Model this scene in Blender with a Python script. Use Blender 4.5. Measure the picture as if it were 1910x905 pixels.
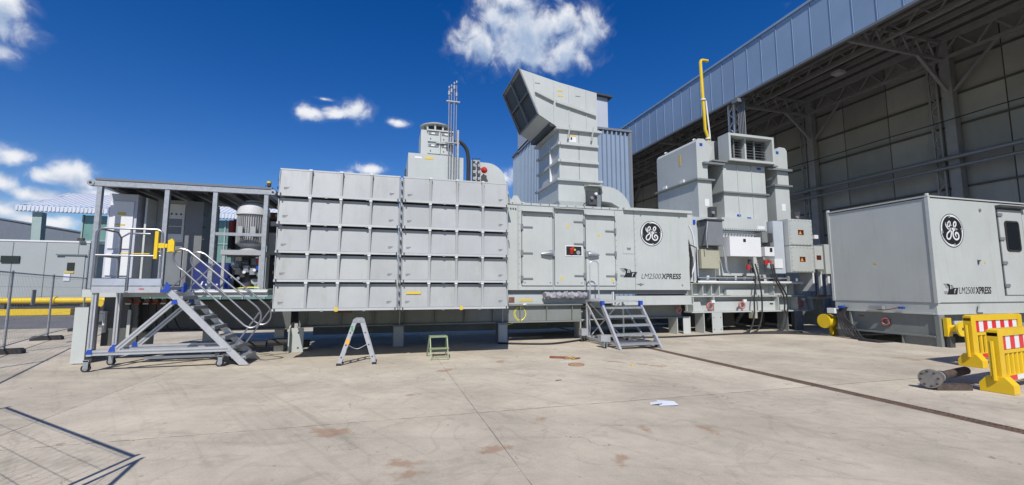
import bpy, math, random
from mathutils import Vector, Matrix
random.seed(7)
R = math.radians
scene = bpy.context.scene
for o in list(bpy.data.objects): bpy.data.objects.remove(o)
col = scene.collection

# ------------------------------------------------------------------ camera
cam = bpy.data.cameras.new('camera'); cam_ob = bpy.data.objects.new('camera', cam)
col.objects.link(cam_ob); scene.camera = cam_ob
cam.sensor_width = 36.0; cam.lens = 36.0*820/1910; cam.clip_end = 2000; cam.clip_start = 0.05
cam_ob.location = (0, 0, 1.6); cam_ob.rotation_euler = (R(96), 0, R(-16))

# ------------------------------------------------------------------ light
SUN_EL, SUN_AZ = 47.0, 196.0          # azimuth clockwise from +Y
sun = bpy.data.lights.new('sun', 'SUN'); sun.energy = 4.9; sun.angle = R(0.5); sun.color = (1.0, 0.955, 0.89)
sun_ob = bpy.data.objects.new('sun', sun); col.objects.link(sun_ob)
sd = Vector((math.sin(R(SUN_AZ))*math.cos(R(SUN_EL)), math.cos(R(SUN_AZ))*math.cos(R(SUN_EL)), math.sin(R(SUN_EL))))
sun_ob.rotation_euler = sd.to_track_quat('Z', 'Y').to_euler(); sun_ob.location = (-10, -30, 40)
vs = scene.view_settings
vs.view_transform = 'Standard'; vs.look = 'None'; vs.exposure = 0.0; vs.gamma = 1.0; vs.use_curve_mapping = False

# ------------------------------------------------------------------ sky with clouds (azimuth, elevation, half sizes in degrees)
CLOUDS = [(11.9,30.7,3.7,2.9),(14.1,33.0,3.0,1.7),(18.2,31.6,5.5,3.5),(16.4,34.9,4.5,1.6),(23.7,32.5,4.0,1.9),(25.9,30.9,2.7,2.3),
 (23.0,29.1,4.3,1.9),(18.2,28.9,5.1,1.8),(20.1,36.4,4.5,1.8),(-9.4,20.5,1.6,0.9),(-6.7,20.8,2.0,0.8),(-4.2,21.4,1.8,1.1),(0.9,20.6,1.4,0.5),
 (-8.0,22.2,1.0,0.25),(-36.0,21.8,2.6,2.1),(-35.5,19.7,1.8,1.0),(-35.0,23.3,1.8,1.2),(-33.3,11.3,1.2,0.9),(-35.1,11.2,1.5,1.2),(-30.0,10.5,1.8,1.2),
 (-31.4,10.1,1.5,0.8),(-28.4,9.7,1.2,0.7),(-34.2,9.0,1.6,0.9),(-32.0,8.3,1.6,0.7),(-34.0,6.9,1.8,1.0),(-27.6,8.9,2.2,0.9),(-31.0,6.0,2.0,0.7),
 (-2.3,14.7,1.8,0.7),(14.9,14.2,2.4,1.2),(-4.8,13.6,1.6,0.6),(-43,14,4,2),(-52,26,5,3),(-70,18,6,3),(-75,35,5,3),(-100,22,7,3),(-120,33,6,4),
 (-140,16,7,3),(-165,28,6,3),(60,28,6,3),(80,20,7,3),(105,30,6,4),(130,18,7,3),(155,27,6,3),(45,48,6,4),(-30,50,5,3),(-20,63,6,4),(100,55,6,4),(170,55,7,4)]
world = bpy.data.worlds.new('World'); scene.world = world; world.use_nodes = True

def N(nt, t, loc=None, **kw):
    n = nt.nodes.new(t)
    for k, v in kw.items(): setattr(n, k, v)
    return n
def mathn(nt, op, a, b=None, c=None, clamp=False):
    n = nt.nodes.new('ShaderNodeMath'); n.operation = op; n.use_clamp = clamp
    for i, v in enumerate((a, b, c)):
        if v is None: continue
        if isinstance(v, (int, float)): n.inputs[i].default_value = v
        else: nt.links.new(v, n.inputs[i])
    return n.outputs[0]
def smooth(nt, v, a, b, lo=0.0, hi=1.0):
    n = nt.nodes.new('ShaderNodeMapRange'); n.interpolation_type = 'SMOOTHSTEP'
    nt.links.new(v, n.inputs[0])
    for i, x in enumerate((a, b, lo, hi)): n.inputs[i+1].default_value = x
    return n.outputs[0]

def cloud_group():
    g = bpy.data.node_groups.new('cloud_density', 'ShaderNodeTree')
    g.interface.new_socket('Vector', in_out='INPUT', socket_type='NodeSocketVector')
    g.interface.new_socket('Density', in_out='OUTPUT', socket_type='NodeSocketFloat')
    gi = g.nodes.new('NodeGroupInput'); go = g.nodes.new('NodeGroupOutput')
    acc = None
    for a, e, w, h in CLOUDS:
        m = g.nodes.new('ShaderNodeMapping'); m.vector_type = 'TEXTURE'
        m.inputs['Location'].default_value = (a, e, 0); m.inputs['Scale'].default_value = (w*1.25, h*1.25, 1)
        g.links.new(gi.outputs[0], m.inputs['Vector'])
        l = g.nodes.new('ShaderNodeVectorMath'); l.operation = 'LENGTH'; g.links.new(m.outputs[0], l.inputs[0])
        v = mathn(g, 'SUBTRACT', 1.0, l.outputs['Value'])
        acc = v if acc is None else mathn(g, 'SMOOTH_MAX', acc, v, 0.25)
    acc = mathn(g, 'MAXIMUM', acc, -1.0)
    n1 = g.nodes.new('ShaderNodeTexNoise'); n1.inputs['Scale'].default_value = 0.42; n1.inputs['Detail'].default_value = 9
    n1.inputs['Roughness'].default_value = 0.58; n1.inputs['Distortion'].default_value = 0.35
    g.links.new(gi.outputs[0], n1.inputs['Vector'])
    d = mathn(g, 'ADD', acc, mathn(g, 'MULTIPLY', mathn(g, 'SUBTRACT', n1.outputs['Fac'], 0.5), 1.9))
    g.links.new(d, go.inputs[0])
    return g

def build_world():
    nt = world.node_tree; nt.nodes.clear()
    out = nt.nodes.new('ShaderNodeOutputWorld'); bg = nt.nodes.new('ShaderNodeBackground'); bg.inputs['Strength'].default_value = 0.1
    sky = nt.nodes.new('ShaderNodeTexSky'); sky.sky_type = 'NISHITA'; sky.sun_disc = False
    sky.sun_elevation = R(SUN_EL); sky.sun_rotation = R(SUN_AZ); sky.altitude = 200; sky.air_density = 1.0; sky.dust_density = 0.25; sky.ozone_density = 3.2
    hsv = nt.nodes.new('ShaderNodeHueSaturation'); hsv.inputs['Saturation'].default_value = 1.4; hsv.inputs['Value'].default_value = 1.05; hsv.inputs['Hue'].default_value = 0.516
    nt.links.new(sky.outputs[0], hsv.inputs['Color'])
    tc = nt.nodes.new('ShaderNodeTexCoord'); sx = nt.nodes.new('ShaderNodeSeparateXYZ'); nt.links.new(tc.outputs['Generated'], sx.inputs[0])
    az = mathn(nt, 'MULTIPLY', mathn(nt, 'ARCTAN2', sx.outputs[0], sx.outputs[1]), 180/math.pi)
    el = mathn(nt, 'MULTIPLY', mathn(nt, 'ARCSINE', sx.outputs[2]), 180/math.pi)
    g = cloud_group(); dens = []
    for de in (0.0, 1.3):
        c = nt.nodes.new('ShaderNodeCombineXYZ'); nt.links.new(az, c.inputs[0])
        nt.links.new(mathn(nt, 'ADD', el, de), c.inputs[1])
        k = nt.nodes.new('ShaderNodeGroup'); k.node_tree = g; nt.links.new(c.outputs[0], k.inputs[0]); dens.append(k.outputs[0])
    alpha = smooth(nt, dens[0], -0.02, 0.85)
    alpha = mathn(nt, 'MAXIMUM', alpha, smooth(nt, dens[0], -0.3, 0.45, 0.0, 0.10))
    lit = smooth(nt, dens[1], -0.1, 1.1, 1.0, 0.0)
    ramp = nt.nodes.new('ShaderNodeMix'); ramp.data_type = 'RGBA'
    ramp.inputs[6].default_value = (3.6, 4.7, 6.6, 1); ramp.inputs[7].default_value = (8.6, 8.8, 9.2, 1)
    nt.links.new(lit, ramp.inputs[0])
    mx = nt.nodes.new('ShaderNodeMix'); mx.data_type = 'RGBA'
    nt.links.new(alpha, mx.inputs[0]); nt.links.new(hsv.outputs[0], mx.inputs[6]); nt.links.new(ramp.outputs[2], mx.inputs[7])
    nt.links.new(mx.outputs[2], bg.inputs['Color']); nt.links.new(bg.outputs[0], out.inputs[0])
build_world()

# ------------------------------------------------------------------ materials
MATS = {}
def mat(name, c, rough=0.5, metal=0.0, var=0.08, scale=3.0, bump=0.0, bscale=60.0, dirt=0.0, dirtc=(0.16,0.13,0.10), streak=False, spec=0.5, emit=None, tint=0.0):
    if name in MATS: return MATS[name]
    m = bpy.data.materials.new(name); m.use_nodes = True; nt = m.node_tree; b = nt.nodes['Principled BSDF']
    b.inputs['Roughness'].default_value = rough; b.inputs['Metallic'].default_value = metal
    b.inputs['Specular IOR Level'].default_value = spec
    geo = nt.nodes.new('ShaderNodeNewGeometry')
    n = nt.nodes.new('ShaderNodeTexNoise'); n.inputs['Scale'].default_value = scale; n.inputs['Detail'].default_value = 6; n.inputs['Roughness'].default_value = 0.6
    nt.links.new(geo.outputs['Position'], n.inputs['Vector'])
    f = smooth(nt, n.outputs['Fac'], 0.3, 0.7, 1-var, 1+var)
    if tint > 0:
        oi = nt.nodes.new('ShaderNodeObjectInfo'); f = mathn(nt, 'MULTIPLY', f, smooth(nt, oi.outputs['Random'], 0, 1, 1-tint, 1+tint))
    mul = nt.nodes.new('ShaderNodeVectorMath'); mul.operation = 'SCALE'; mul.inputs[0].default_value = c; nt.links.new(f, mul.inputs['Scale'])
    colout = mul.outputs[0]
    if dirt > 0:
        mp = nt.nodes.new('ShaderNodeMapping'); mp.inputs['Scale'].default_value = (2.2, 2.2, 0.35 if streak else 2.2)
        nt.links.new(geo.outputs['Position'], mp.inputs['Vector'])
        n2 = nt.nodes.new('ShaderNodeTexNoise'); n2.inputs['Scale'].default_value = 1.6; n2.inputs['Detail'].default_value = 8; n2.inputs['Roughness'].default_value = 0.7
        nt.links.new(mp.outputs[0], n2.inputs['Vector'])
        mx = nt.nodes.new('ShaderNodeMix'); mx.data_type = 'RGBA'; mx.inputs[7].default_value = (*dirtc, 1)
        nt.links.new(smooth(nt, n2.outputs['Fac'], 0.5, 0.85, 0.0, dirt), mx.inputs[0]); nt.links.new(colout, mx.inputs[6]); colout = mx.outputs[2]
        nt.links.new(smooth(nt, n2.outputs['Fac'], 0.35, 0.75, rough*0.85, min(1, rough*1.3)), b.inputs['Roughness'])
    if streak:                                        # thin rain runs down upright faces
        mp2 = nt.nodes.new('ShaderNodeMapping'); mp2.inputs['Scale'].default_value = (11, 11, 0.45); nt.links.new(geo.outputs['Position'], mp2.inputs['Vector'])
        n4 = nt.nodes.new('ShaderNodeTexNoise'); n4.inputs['Scale'].default_value = 1.0; n4.inputs['Detail'].default_value = 4; nt.links.new(mp2.outputs[0], n4.inputs['Vector'])
        sv = nt.nodes.new('ShaderNodeVectorMath'); sv.operation = 'SCALE'; nt.links.new(colout, sv.inputs[0]); nt.links.new(smooth(nt, n4.outputs['Fac'], 0.5, 0.85, 1.0, 0.94), sv.inputs['Scale']); colout = sv.outputs[0]
    nt.links.new(colout, b.inputs['Base Color'])
    if bump > 0:
        n3 = nt.nodes.new('ShaderNodeTexNoise'); n3.inputs['Scale'].default_value = bscale; n3.inputs['Detail'].default_value = 4
        nt.links.new(geo.outputs['Position'], n3.inputs['Vector'])
        bp = nt.nodes.new('ShaderNodeBump'); bp.inputs['Strength'].default_value = bump; bp.inputs['Distance'].default_value = 0.02
        nt.links.new(n3.outputs['Fac'], bp.inputs['Height']); nt.links.new(bp.outputs[0], b.inputs['Normal'])
    if emit: b.inputs['Emission Color'].default_value = (*emit, 1); b.inputs['Emission Strength'].default_value = 1
    MATS[name] = m; return m
paint = mat('machine_paint', (0.43,0.455,0.44), 0.42, var=0.05, scale=0.7, tint=0.03, dirt=0.3, dirtc=(0.25,0.24,0.205), streak=True, bump=0.14, bscale=2.2)
paint2 = mat('machine_paint_hood', (0.335,0.352,0.355), 0.5, var=0.05, scale=0.9, tint=0.045, dirt=0.4, dirtc=(0.26,0.25,0.215), streak=True, bump=0.14, bscale=2.2)
skidp = mat('skid_paint', (0.19,0.205,0.195), 0.5, var=0.05, dirt=0.4, dirtc=(0.2,0.18,0.15), streak=True)  # skid grey, lowered so the shade under the machines sits in the colour
paint3 = mat('machine_paint_grimy', (0.335,0.35,0.345), 0.52, var=0.07, scale=1.1, tint=0.05, dirt=0.75, dirtc=(0.24,0.22,0.17), streak=True, bump=0.14, bscale=2.2)
lipp = mat('hood_lip_paint', (0.45,0.47,0.47), 0.45, var=0.04, tint=0.04, dirt=0.3, dirtc=(0.26,0.25,0.21))
whitep = mat('white_paint', (0.66,0.67,0.68), 0.4, var=0.02)
greyp = mat('grey_paint', (0.17,0.185,0.20), 0.5, var=0.05, dirt=0.2)
darkp = mat('dark_metal', (0.05,0.052,0.056), 0.5, var=0.15, dirt=0.3, dirtc=(0.12,0.10,0.08))
blackp = mat('black_print', (0.012,0.012,0.014), 0.5, var=0.0)
greyprint = mat('grey_print', (0.13,0.135,0.14), 0.5, var=0.0)
rubber = mat('black_rubber', (0.022,0.022,0.024), 0.75, var=0.2, bump=0.2)
alu = mat('aluminium', (0.52,0.53,0.55), 0.42, metal=0.55, var=0.06, scale=8)
tubealu = mat('tube_aluminium', (0.28,0.29,0.31), 0.38, metal=0.8, var=0.08, scale=10)
skidshade = mat('skid_paint_shaded', (0.085,0.09,0.086), 0.55, var=0.1, dirt=0.4, dirtc=(0.12,0.10,0.08), streak=True)  # skid paint with the shade below the canopy floor put into its colour
galv = mat('galvanised_steel', (0.34,0.36,0.38), 0.48, metal=0.5, var=0.12, scale=14)
steel = mat('bare_steel', (0.36,0.34,0.33), 0.4, metal=0.8, var=0.15, dirt=0.3, dirtc=(0.18,0.10,0.06))
yellow = mat('yellow_paint', (0.68,0.47,0.015), 0.4, var=0.05, dirt=0.25, dirtc=(0.35,0.22,0.03))
yplastic = mat('yellow_plastic', (0.68,0.44,0.01), 0.42, var=0.06, scale=2, dirt=0.35, dirtc=(0.34,0.2,0.03))
ysticker = mat('yellow_sticker', (0.62,0.45,0.06), 0.5, var=0.03)
blueplastic = mat('blue_plastic', (0.015,0.06,0.36), 0.4, var=0.05)
bluetank = mat('blue_tank', (0.012,0.022,0.13), 0.45, var=0.08)
redp = mat('red_paint', (0.42,0.025,0.02), 0.4, var=0.08)
redref = mat('red_reflective', (0.62,0.015,0.02), 0.3, var=0.03)
whiteref = mat('white_reflective', (0.68,0.69,0.70), 0.3, var=0.03)
pinkp = mat('faded_red_ring', (0.38,0.13,0.12), 0.5, var=0.2, scale=20)
glassd = mat('dark_glass', (0.012,0.016,0.02), 0.08, var=0.0)
greenglass = mat('green_glass', (0.12,0.22,0.20), 0.12, tint=0.15, var=0.15, scale=0.4)
wood = mat('timber', (0.30,0.17,0.08), 0.7, var=0.25, scale=12, bump=0.3, bscale=40)
wooddark = mat('dark_timber', (0.07,0.05,0.04), 0.8, var=0.3, scale=10, bump=0.3)
rustw = mat('red_brown_board', (0.22,0.075,0.035), 0.7, var=0.2, scale=12)
cloth = mat('grey_tarpaulin', (0.27,0.27,0.30), 0.6, var=0.12, scale=9)
bluewall = mat('blue_grey_cladding', (0.23,0.30,0.40), 0.45, var=0.04, scale=0.6, dirt=0.12)
fasciap = mat('fascia_panel_metal', (0.25,0.35,0.49), 0.40, var=0.05, scale=0.4, tint=0.05, dirt=0.15, dirtc=(0.22,0.27,0.34))
wallp = mat('hangar_wall_panel', (0.38,0.375,0.335), 0.6, var=0.08, scale=0.5, tint=0.10, dirt=0.3, dirtc=(0.28,0.26,0.22), streak=True)
steelw = mat('hangar_steelwork', (0.34,0.34,0.335), 0.5, var=0.08)
deckp = mat('roof_deck_steel', (0.11,0.10,0.09), 0.5, var=0.1)
towerp = mat('tower_cladding', (0.42,0.45,0.51), 0.5, var=0.04, scale=0.5, bump=0.06, bscale=8)
roofw = mat('corrugated_roof', (0.55,0.58,0.64), 0.4, var=0.05, scale=0.5)
greenpost = mat('pale_green_steel', (0.30,0.38,0.36), 0.5, var=0.05)
farwall = mat('far_grey_wall', (0.34,0.37,0.37), 0.55, var=0.03, scale=0.4, dirt=0.15)
farroof = mat('far_dark_roof', (0.13,0.15,0.18), 0.5, var=0.05)
olive = mat('olive_green_paint', (0.23,0.28,0.16), 0.5, var=0.08, scale=10, dirt=0.3)
motorp = mat('motor_grey', (0.33,0.34,0.345), 0.45, var=0.05)
beige = mat('beige_box', (0.36,0.35,0.27), 0.5, var=0.04)
paper = mat('paper', (0.62,0.65,0.72), 0.7, var=0.03)
screen = mat('warning_window', (0.10,0.02,0.012), 0.2, var=0.5, scale=25)
yhose = mat('yellow_hose', (0.66,0.62,0.05), 0.4, var=0.1)
brownv = mat('rusty_valve', (0.17,0.075,0.05), 0.6, var=0.3, scale=15)
stripew = mat('white_stripe_paint', (0.75,0.75,0.74), 0.5, var=0.06)
asph = mat('asphalt', (0.12,0.12,0.125), 0.9, var=0.12, scale=0.35, bump=0.3, bscale=40, dirt=0.5, dirtc=(0.22,0.21,0.19))

RUST = [(-0.58,5.52,0.38,0.24),(0.17,4.35,0.22,0.13),(0.25,4.1,0.2,0.12),(1.1,4.45,0.22,0.16),(1.15,8.9,0.25,0.18),(1.9,5.3,0.13,0.1),(2.9,4.6,0.2,0.08),(5.4,8.35,0.55,0.22),(4.9,8.9,0.3,0.12),(3.6,4.35,0.28,0.12),(2.2,3.9,0.2,0.1),(0.4,7.0,0.16,0.1),(2.5,9.6,0.3,0.14),(11.6,7.4,0.4,0.3)]
def concrete_mat():
    m = bpy.data.materials.new('concrete'); m.use_nodes = True; nt = m.node_tree; b = nt.nodes['Principled BSDF']
    b.inputs['Roughness'].default_value = 0.85; b.inputs['Specular IOR Level'].default_value = 0.25
    geo = nt.nodes.new('ShaderNodeNewGeometry'); P = geo.outputs['Position']
    def noise(s, d=6, r=0.6, vec=P, dist=0.0):
        n = nt.nodes.new('ShaderNodeTexNoise'); n.inputs['Scale'].default_value = s; n.inputs['Detail'].default_value = d
        n.inputs['Roughness'].default_value = r; n.inputs['Distortion'].default_value = dist; nt.links.new(vec, n.inputs['Vector']); return n.outputs['Fac']
    def mapped(loc, rot, sc):
        k = nt.nodes.new('ShaderNodeMapping'); k.vector_type = 'TEXTURE'; k.inputs['Location'].default_value = loc; k.inputs['Rotation'].default_value = rot; k.inputs['Scale'].default_value = sc
        nt.links.new(P, k.inputs['Vector']); return k.outputs[0]
    oi = nt.nodes.new('ShaderNodeObjectInfo')
    v = mathn(nt, 'ADD', smooth(nt, noise(0.55, 8, 0.65), 0.25, 0.75, 0.76, 1.15), mathn(nt, 'MULTIPLY', mathn(nt, 'SUBTRACT', noise(6, 6, 0.7), 0.5), 0.32))
    v = mathn(nt, 'ADD', v, mathn(nt, 'MULTIPLY', mathn(nt, 'SUBTRACT', noise(45, 3, 0.7), 0.5), 0.38))
    v = mathn(nt, 'MULTIPLY', v, smooth(nt, oi.outputs['Random'], 0, 1, 0.96, 1.04))
    # sweeping tyre and broom marks
    st = noise(1.3, 5, 0.7, mapped((0,0,0), (0,0,R(28)), (0.22,5.0,1)), 0.4)
    v = mathn(nt, 'MULTIPLY', v, smooth(nt, st, 0.50, 0.78, 1.0, 0.80))
    st2 = noise(1.1, 5, 0.7, mapped((3,1,0), (0,0,R(-18)), (5.0,0.25,1)), 0.3)
    v = mathn(nt, 'MULTIPLY', v, smooth(nt, st2, 0.52, 0.8, 1.0, 0.82))
    # small dark specks
    v = mathn(nt, 'MULTIPLY', v, smooth(nt, noise(9, 2, 0.5, dist=0.6), 0.70, 0.76, 1.0, 0.62))
    # hairline cracks, only here and there
    wv = nt.nodes.new('ShaderNodeVectorMath'); wv.operation = 'ADD'; nt.links.new(P, wv.inputs[0])
    nd = nt.nodes.new('ShaderNodeTexNoise'); nd.inputs['Scale'].default_value = 2.5; nd.inputs['Detail'].default_value = 5; nt.links.new(P, nd.inputs['Vector']); nt.links.new(nd.outputs['Color'], wv.inputs[1])
    vo = nt.nodes.new('ShaderNodeTexVoronoi'); vo.feature = 'DISTANCE_TO_EDGE'; vo.inputs['Scale'].default_value = 0.33; nt.links.new(wv.outputs[0], vo.inputs['Vector'])
    ck = mathn(nt, 'MULTIPLY', smooth(nt, vo.outputs['Distance'], 0.0, 0.0035, 1.0, 0.0), smooth(nt, noise(0.7, 3), 0.50, 0.60, 0.0, 0.45))
    v = mathn(nt, 'MULTIPLY', v, mathn(nt, 'SUBTRACT', 1.0, ck))
    # faint scuffs and dried puddle rims
    v = mathn(nt, 'MULTIPLY', v, smooth(nt, mathn(nt, 'ABSOLUTE', mathn(nt, 'SUBTRACT', noise(0.9, 4, 0.5, dist=0.8), 0.47)), 0.0, 0.02, 0.90, 1.0))
    sc = nt.nodes.new('ShaderNodeVectorMath'); sc.operation = 'SCALE'; sc.inputs[0].default_value = (0.465,0.414,0.328); nt.links.new(v, sc.inputs['Scale'])
    acc = None
    for x, y, a, c in RUST:
        k = nt.nodes.new('ShaderNodeMapping'); k.vector_type = 'TEXTURE'; k.inputs['Location'].default_value = (x,y,0); k.inputs['Rotation'].default_value = (0,0,R(25*x)); k.inputs['Scale'].default_value = (a*1.3,c*1.3,1)
        nt.links.new(P, k.inputs['Vector']); l = nt.nodes.new('ShaderNodeVectorMath'); l.operation = 'LENGTH'; nt.links.new(k.outputs[0], l.inputs[0])
        q = mathn(nt, 'SUBTRACT', 1.0, l.outputs['Value']); acc = q if acc is None else mathn(nt, 'MAXIMUM', acc, q)
    acc = mathn(nt, 'ADD', mathn(nt, 'MAXIMUM', acc, -0.5), mathn(nt, 'MULTIPLY', mathn(nt, 'SUBTRACT', noise(4.5, 6, 0.7), 0.52), 3.2))
    mx = nt.nodes.new('ShaderNodeMix'); mx.data_type = 'RGBA'; mx.inputs[7].default_value = (0.28,0.155,0.085,1)
    nt.links.new(smooth(nt, acc, 0.2, 0.8, 0.0, 0.58), mx.inputs[0]); nt.links.new(sc.outputs[0], mx.inputs[6])
    nt.links.new(mx.outputs[2], b.inputs['Base Color'])
    bp = nt.nodes.new('ShaderNodeBump'); bp.inputs['Strength'].default_value = 0.25; bp.inputs['Distance'].default_value = 0.01
    nt.links.new(mathn(nt, 'ADD', noise(30, 5, 0.7), mathn(nt, 'MULTIPLY', noise(2.2, 4), 1.5)), bp.inputs['Height']); nt.links.new(bp.outputs[0], b.inputs['Normal'])
    return m
concrete = concrete_mat()

# ------------------------------------------------------------------ mesh helpers (world coordinates in, origin moved to the thing's base)
ORG = {}
class MB:
    def __init__(s): s.v = []; s.f = []
    def add(s, vs, fs):
        k = len(s.v); s.v += [Vector(p) for p in vs]; s.f += [[i+k for i in f] for f in fs]; return s
    def hexa(s, p):
        return s.add(p, [(0,3,2,1),(4,5,6,7),(0,1,5,4),(1,2,6,5),(2,3,7,6),(3,0,4,7)])
    def box(s, x0, x1, y0, y1, z0, z1):
        return s.hexa([(x0,y0,z0),(x1,y0,z0),(x1,y1,z0),(x0,y1,z0),(x0,y0,z1),(x1,y0,z1),(x1,y1,z1),(x0,y1,z1)])
    def prism(s, poly, axis, a0, a1):            # polygon given in the two other axes
        def pt(u, w, a): return {'x': (a,u,w), 'y': (u,a,w), 'z': (u,w,a)}[axis]
        n = len(poly); vs = [pt(u,w,a0) for u, w in poly] + [pt(u,w,a1) for u, w in poly]
        return s.add(vs, [list(range(n))[::-1], [i+n for i in range(n)]] + [(i,(i+1)%n,(i+1)%n+n,i+n) for i in range(n)])
    def tube(s, pts, r, n=8, cap=True, radii=None):
        pts = [Vector(p) for p in pts]; rings = []; prev = None
        for i, p in enumerate(pts):
            t = (pts[min(i+1,len(pts)-1)]-pts[max(i-1,0)]).normalized()
            if prev is None:
                a = Vector((0,0,1)) if abs(t.z) < 0.9 else Vector((1,0,0)); u = t.cross(a).normalized()
            else: u = (prev - t*prev.dot(t)).normalized()
            prev = u; w = t.cross(u); rr = radii[i] if radii else r
            rings.append([p+(u*math.cos(2*math.pi*j/n)+w*math.sin(2*math.pi*j/n))*rr for j in range(n)])
        vs = [q for ring in rings for q in ring]; fs = []
        for i in range(len(rings)-1):
            for j in range(n): fs.append((i*n+j, i*n+(j+1)%n, (i+1)*n+(j+1)%n, (i+1)*n+j))
        if cap: fs.append(list(range(n))[::-1]); fs.append([len(vs)-n+j for j in range(n)])
        return s.add(vs, fs)
    def cyl(s, p0, p1, r, n=12, r2=None): return s.tube([p0,p1], r, n, radii=[r, r if r2 is None else r2])
    def bar(s, p0, p1, w, h, up=(0,0,1)):          # rectangular section
        p0 = Vector(p0); p1 = Vector(p1); t = (p1-p0).normalized(); u = t.cross(Vector(up))
        if u.length < 1e-4: u = t.cross(Vector((1,0,0)))
        u.normalize(); k = u.cross(t); a = u*w/2; b = k*h/2
        return s.hexa([p0-a-b,p0+a-b,p0+a+b,p0-a+b,p1-a-b,p1+a-b,p1+a+b,p1-a+b])
    def build(s, name, m, parent=None, kind=None, label=None):
        o = Vector(ORG.get(parent.name, (0,0,0))) if parent else Vector((0,0,0))
        me = bpy.data.meshes.new(name); me.from_pydata([p-o for p in s.v], [], s.f); me.validate()
        for p in me.polygons: p.use_smooth = True
        me.set_sharp_from_angle(angle=R(35)); me.materials.append(m)
        ob = bpy.data.objects.new(name, me); col.objects.link(ob)
        if parent: ob.parent = parent
        ORG[ob.name] = tuple(o)
        if kind: ob['kind'] = kind
        if label: ob['label'] = label
        return ob
def thing(name, label, cat, loc=(0,0,0), group=None):
    o = bpy.data.objects.new(name, None); col.objects.link(o); o.location = loc; o.empty_display_size = 0.2
    o['label'] = label; o['category'] = cat
    if group: o['group'] = group
    ORG[o.name] = tuple(loc); return o
def solo(mb, name, m, label, cat, loc=None, group=None):
    # a thing that is one mesh: origin at its base
    if loc is None:
        xs = [p.x for p in mb.v]; ys = [p.y for p in mb.v]; zs = [p.z for p in mb.v]
        loc = ((min(xs)+max(xs))/2, (min(ys)+max(ys))/2, min(zs))
    L = Vector(loc); mb.v = [p-L for p in mb.v]; ob = mb.build(name, m); ob.location = L
    ob['label'] = label; ob['category'] = cat
    if group: ob['group'] = group
    return ob
def struct(ob): ob['kind'] = 'structure'; return ob
def copy_tree(o, parent=None):
    c = o.copy(); col.objects.link(c); c.parent = parent
    for ch in list(o.children): copy_tree(ch, c)
    return c
def B(*a): return MB().box(*a)
def arc(c, r, a0, a1, n, plane='xz'):
    pts = []
    for i in range(n+1):
        a = R(a0+(a1-a0)*i/n); u, w = r*math.cos(a), r*math.sin(a)
        pts.append({'xz': (c[0]+u, c[1], c[2]+w), 'yz': (c[0], c[1]+u, c[2]+w), 'xy': (c[0]+u, c[1]+w, c[2])}[plane])
    return pts
def crom(pts, k=5):
    out = []; n = len(pts)
    for i in range(n-1):
        p0, p1, p2, p3 = [Vector(pts[max(0,min(n-1,j))]) for j in (i-1,i,i+1,i+2)]
        for q in range(k):
            t = q/k; out.append(0.5*((2*p1)+(p2-p0)*t+(2*p0-5*p1+4*p2-p3)*t*t+(3*p1-p0-3*p2+p3)*t**3))
    out.append(Vector(pts[-1])); return out
def flat(polys, name, m, parent, O, U, V, d):
    # flat print: list of 2D polygons on the plane O + u*U + v*V, lifted d along its normal
    O, U, V = Vector(O), Vector(U), Vector(V); nrm = U.cross(V).normalized()
    mb = MB()
    for poly in polys: mb.add([O+U*u+V*w+nrm*d for u, w in poly], [list(range(len(poly)))])
    return mb.build(name, m, parent)
def ribbon(pts, w):
    q = crom([(a,b,0) for a, b in pts], 6); out = []; sides = []
    for i, p in enumerate(q):
        t = (q[min(i+1,len(q)-1)]-q[max(0,i-1)]).normalized(); nn = Vector((-t.y,t.x,0))*w/2; sides.append((p+nn, p-nn))
    for a, b in zip(sides, sides[1:]): out.append([(a[1].x,a[1].y),(b[1].x,b[1].y),(b[0].x,b[0].y),(a[0].x,a[0].y)])
    for p in (q[0], q[-1]): out.append([(p.x+w*.5*math.cos(R(k*36)), p.y+w*.5*math.sin(R(k*36))) for k in range(10)])
    return out
def circle(r, n=48, c=(0,0)): return [(c[0]+r*math.cos(2*math.pi*i/n), c[1]+r*math.sin(2*math.pi*i/n)) for i in range(n)]
def annulus(r0, r1, n=48):
    a, b = circle(r0,n), circle(r1,n)
    return [[b[i], b[(i+1)%n], a[(i+1)%n], a[i]] for i in range(n)]
TXT = {}
def text(s, size, m, parent, O, U, V, d, name='lettering', shear=0.0, offset=0.0, width=None):
    cu = bpy.data.curves.new('t', 'FONT'); cu.body = s; cu.size = size; cu.shear = shear; cu.offset = offset
    ob = bpy.data.objects.new('t', cu); col.objects.link(ob)
    me = bpy.data.meshes.new_from_object(ob.evaluated_get(bpy.context.evaluated_depsgraph_get()))
    vs = [tuple(v.co) for v in me.vertices]; fs = [list(p.vertices) for p in me.polygons]
    bpy.data.objects.remove(ob); bpy.data.meshes.remove(me)
    x0 = min(v[0] for v in vs); x1 = max(v[0] for v in vs); k = width/(x1-x0) if width else 1.0
    O, U, V = Vector(O), Vector(U), Vector(V); n = U.cross(V).normalized()
    return MB().add([O+U*((v[0]-x0)*k)+V*v[1]+n*d for v in vs], fs).build(name, m, parent)
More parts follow.
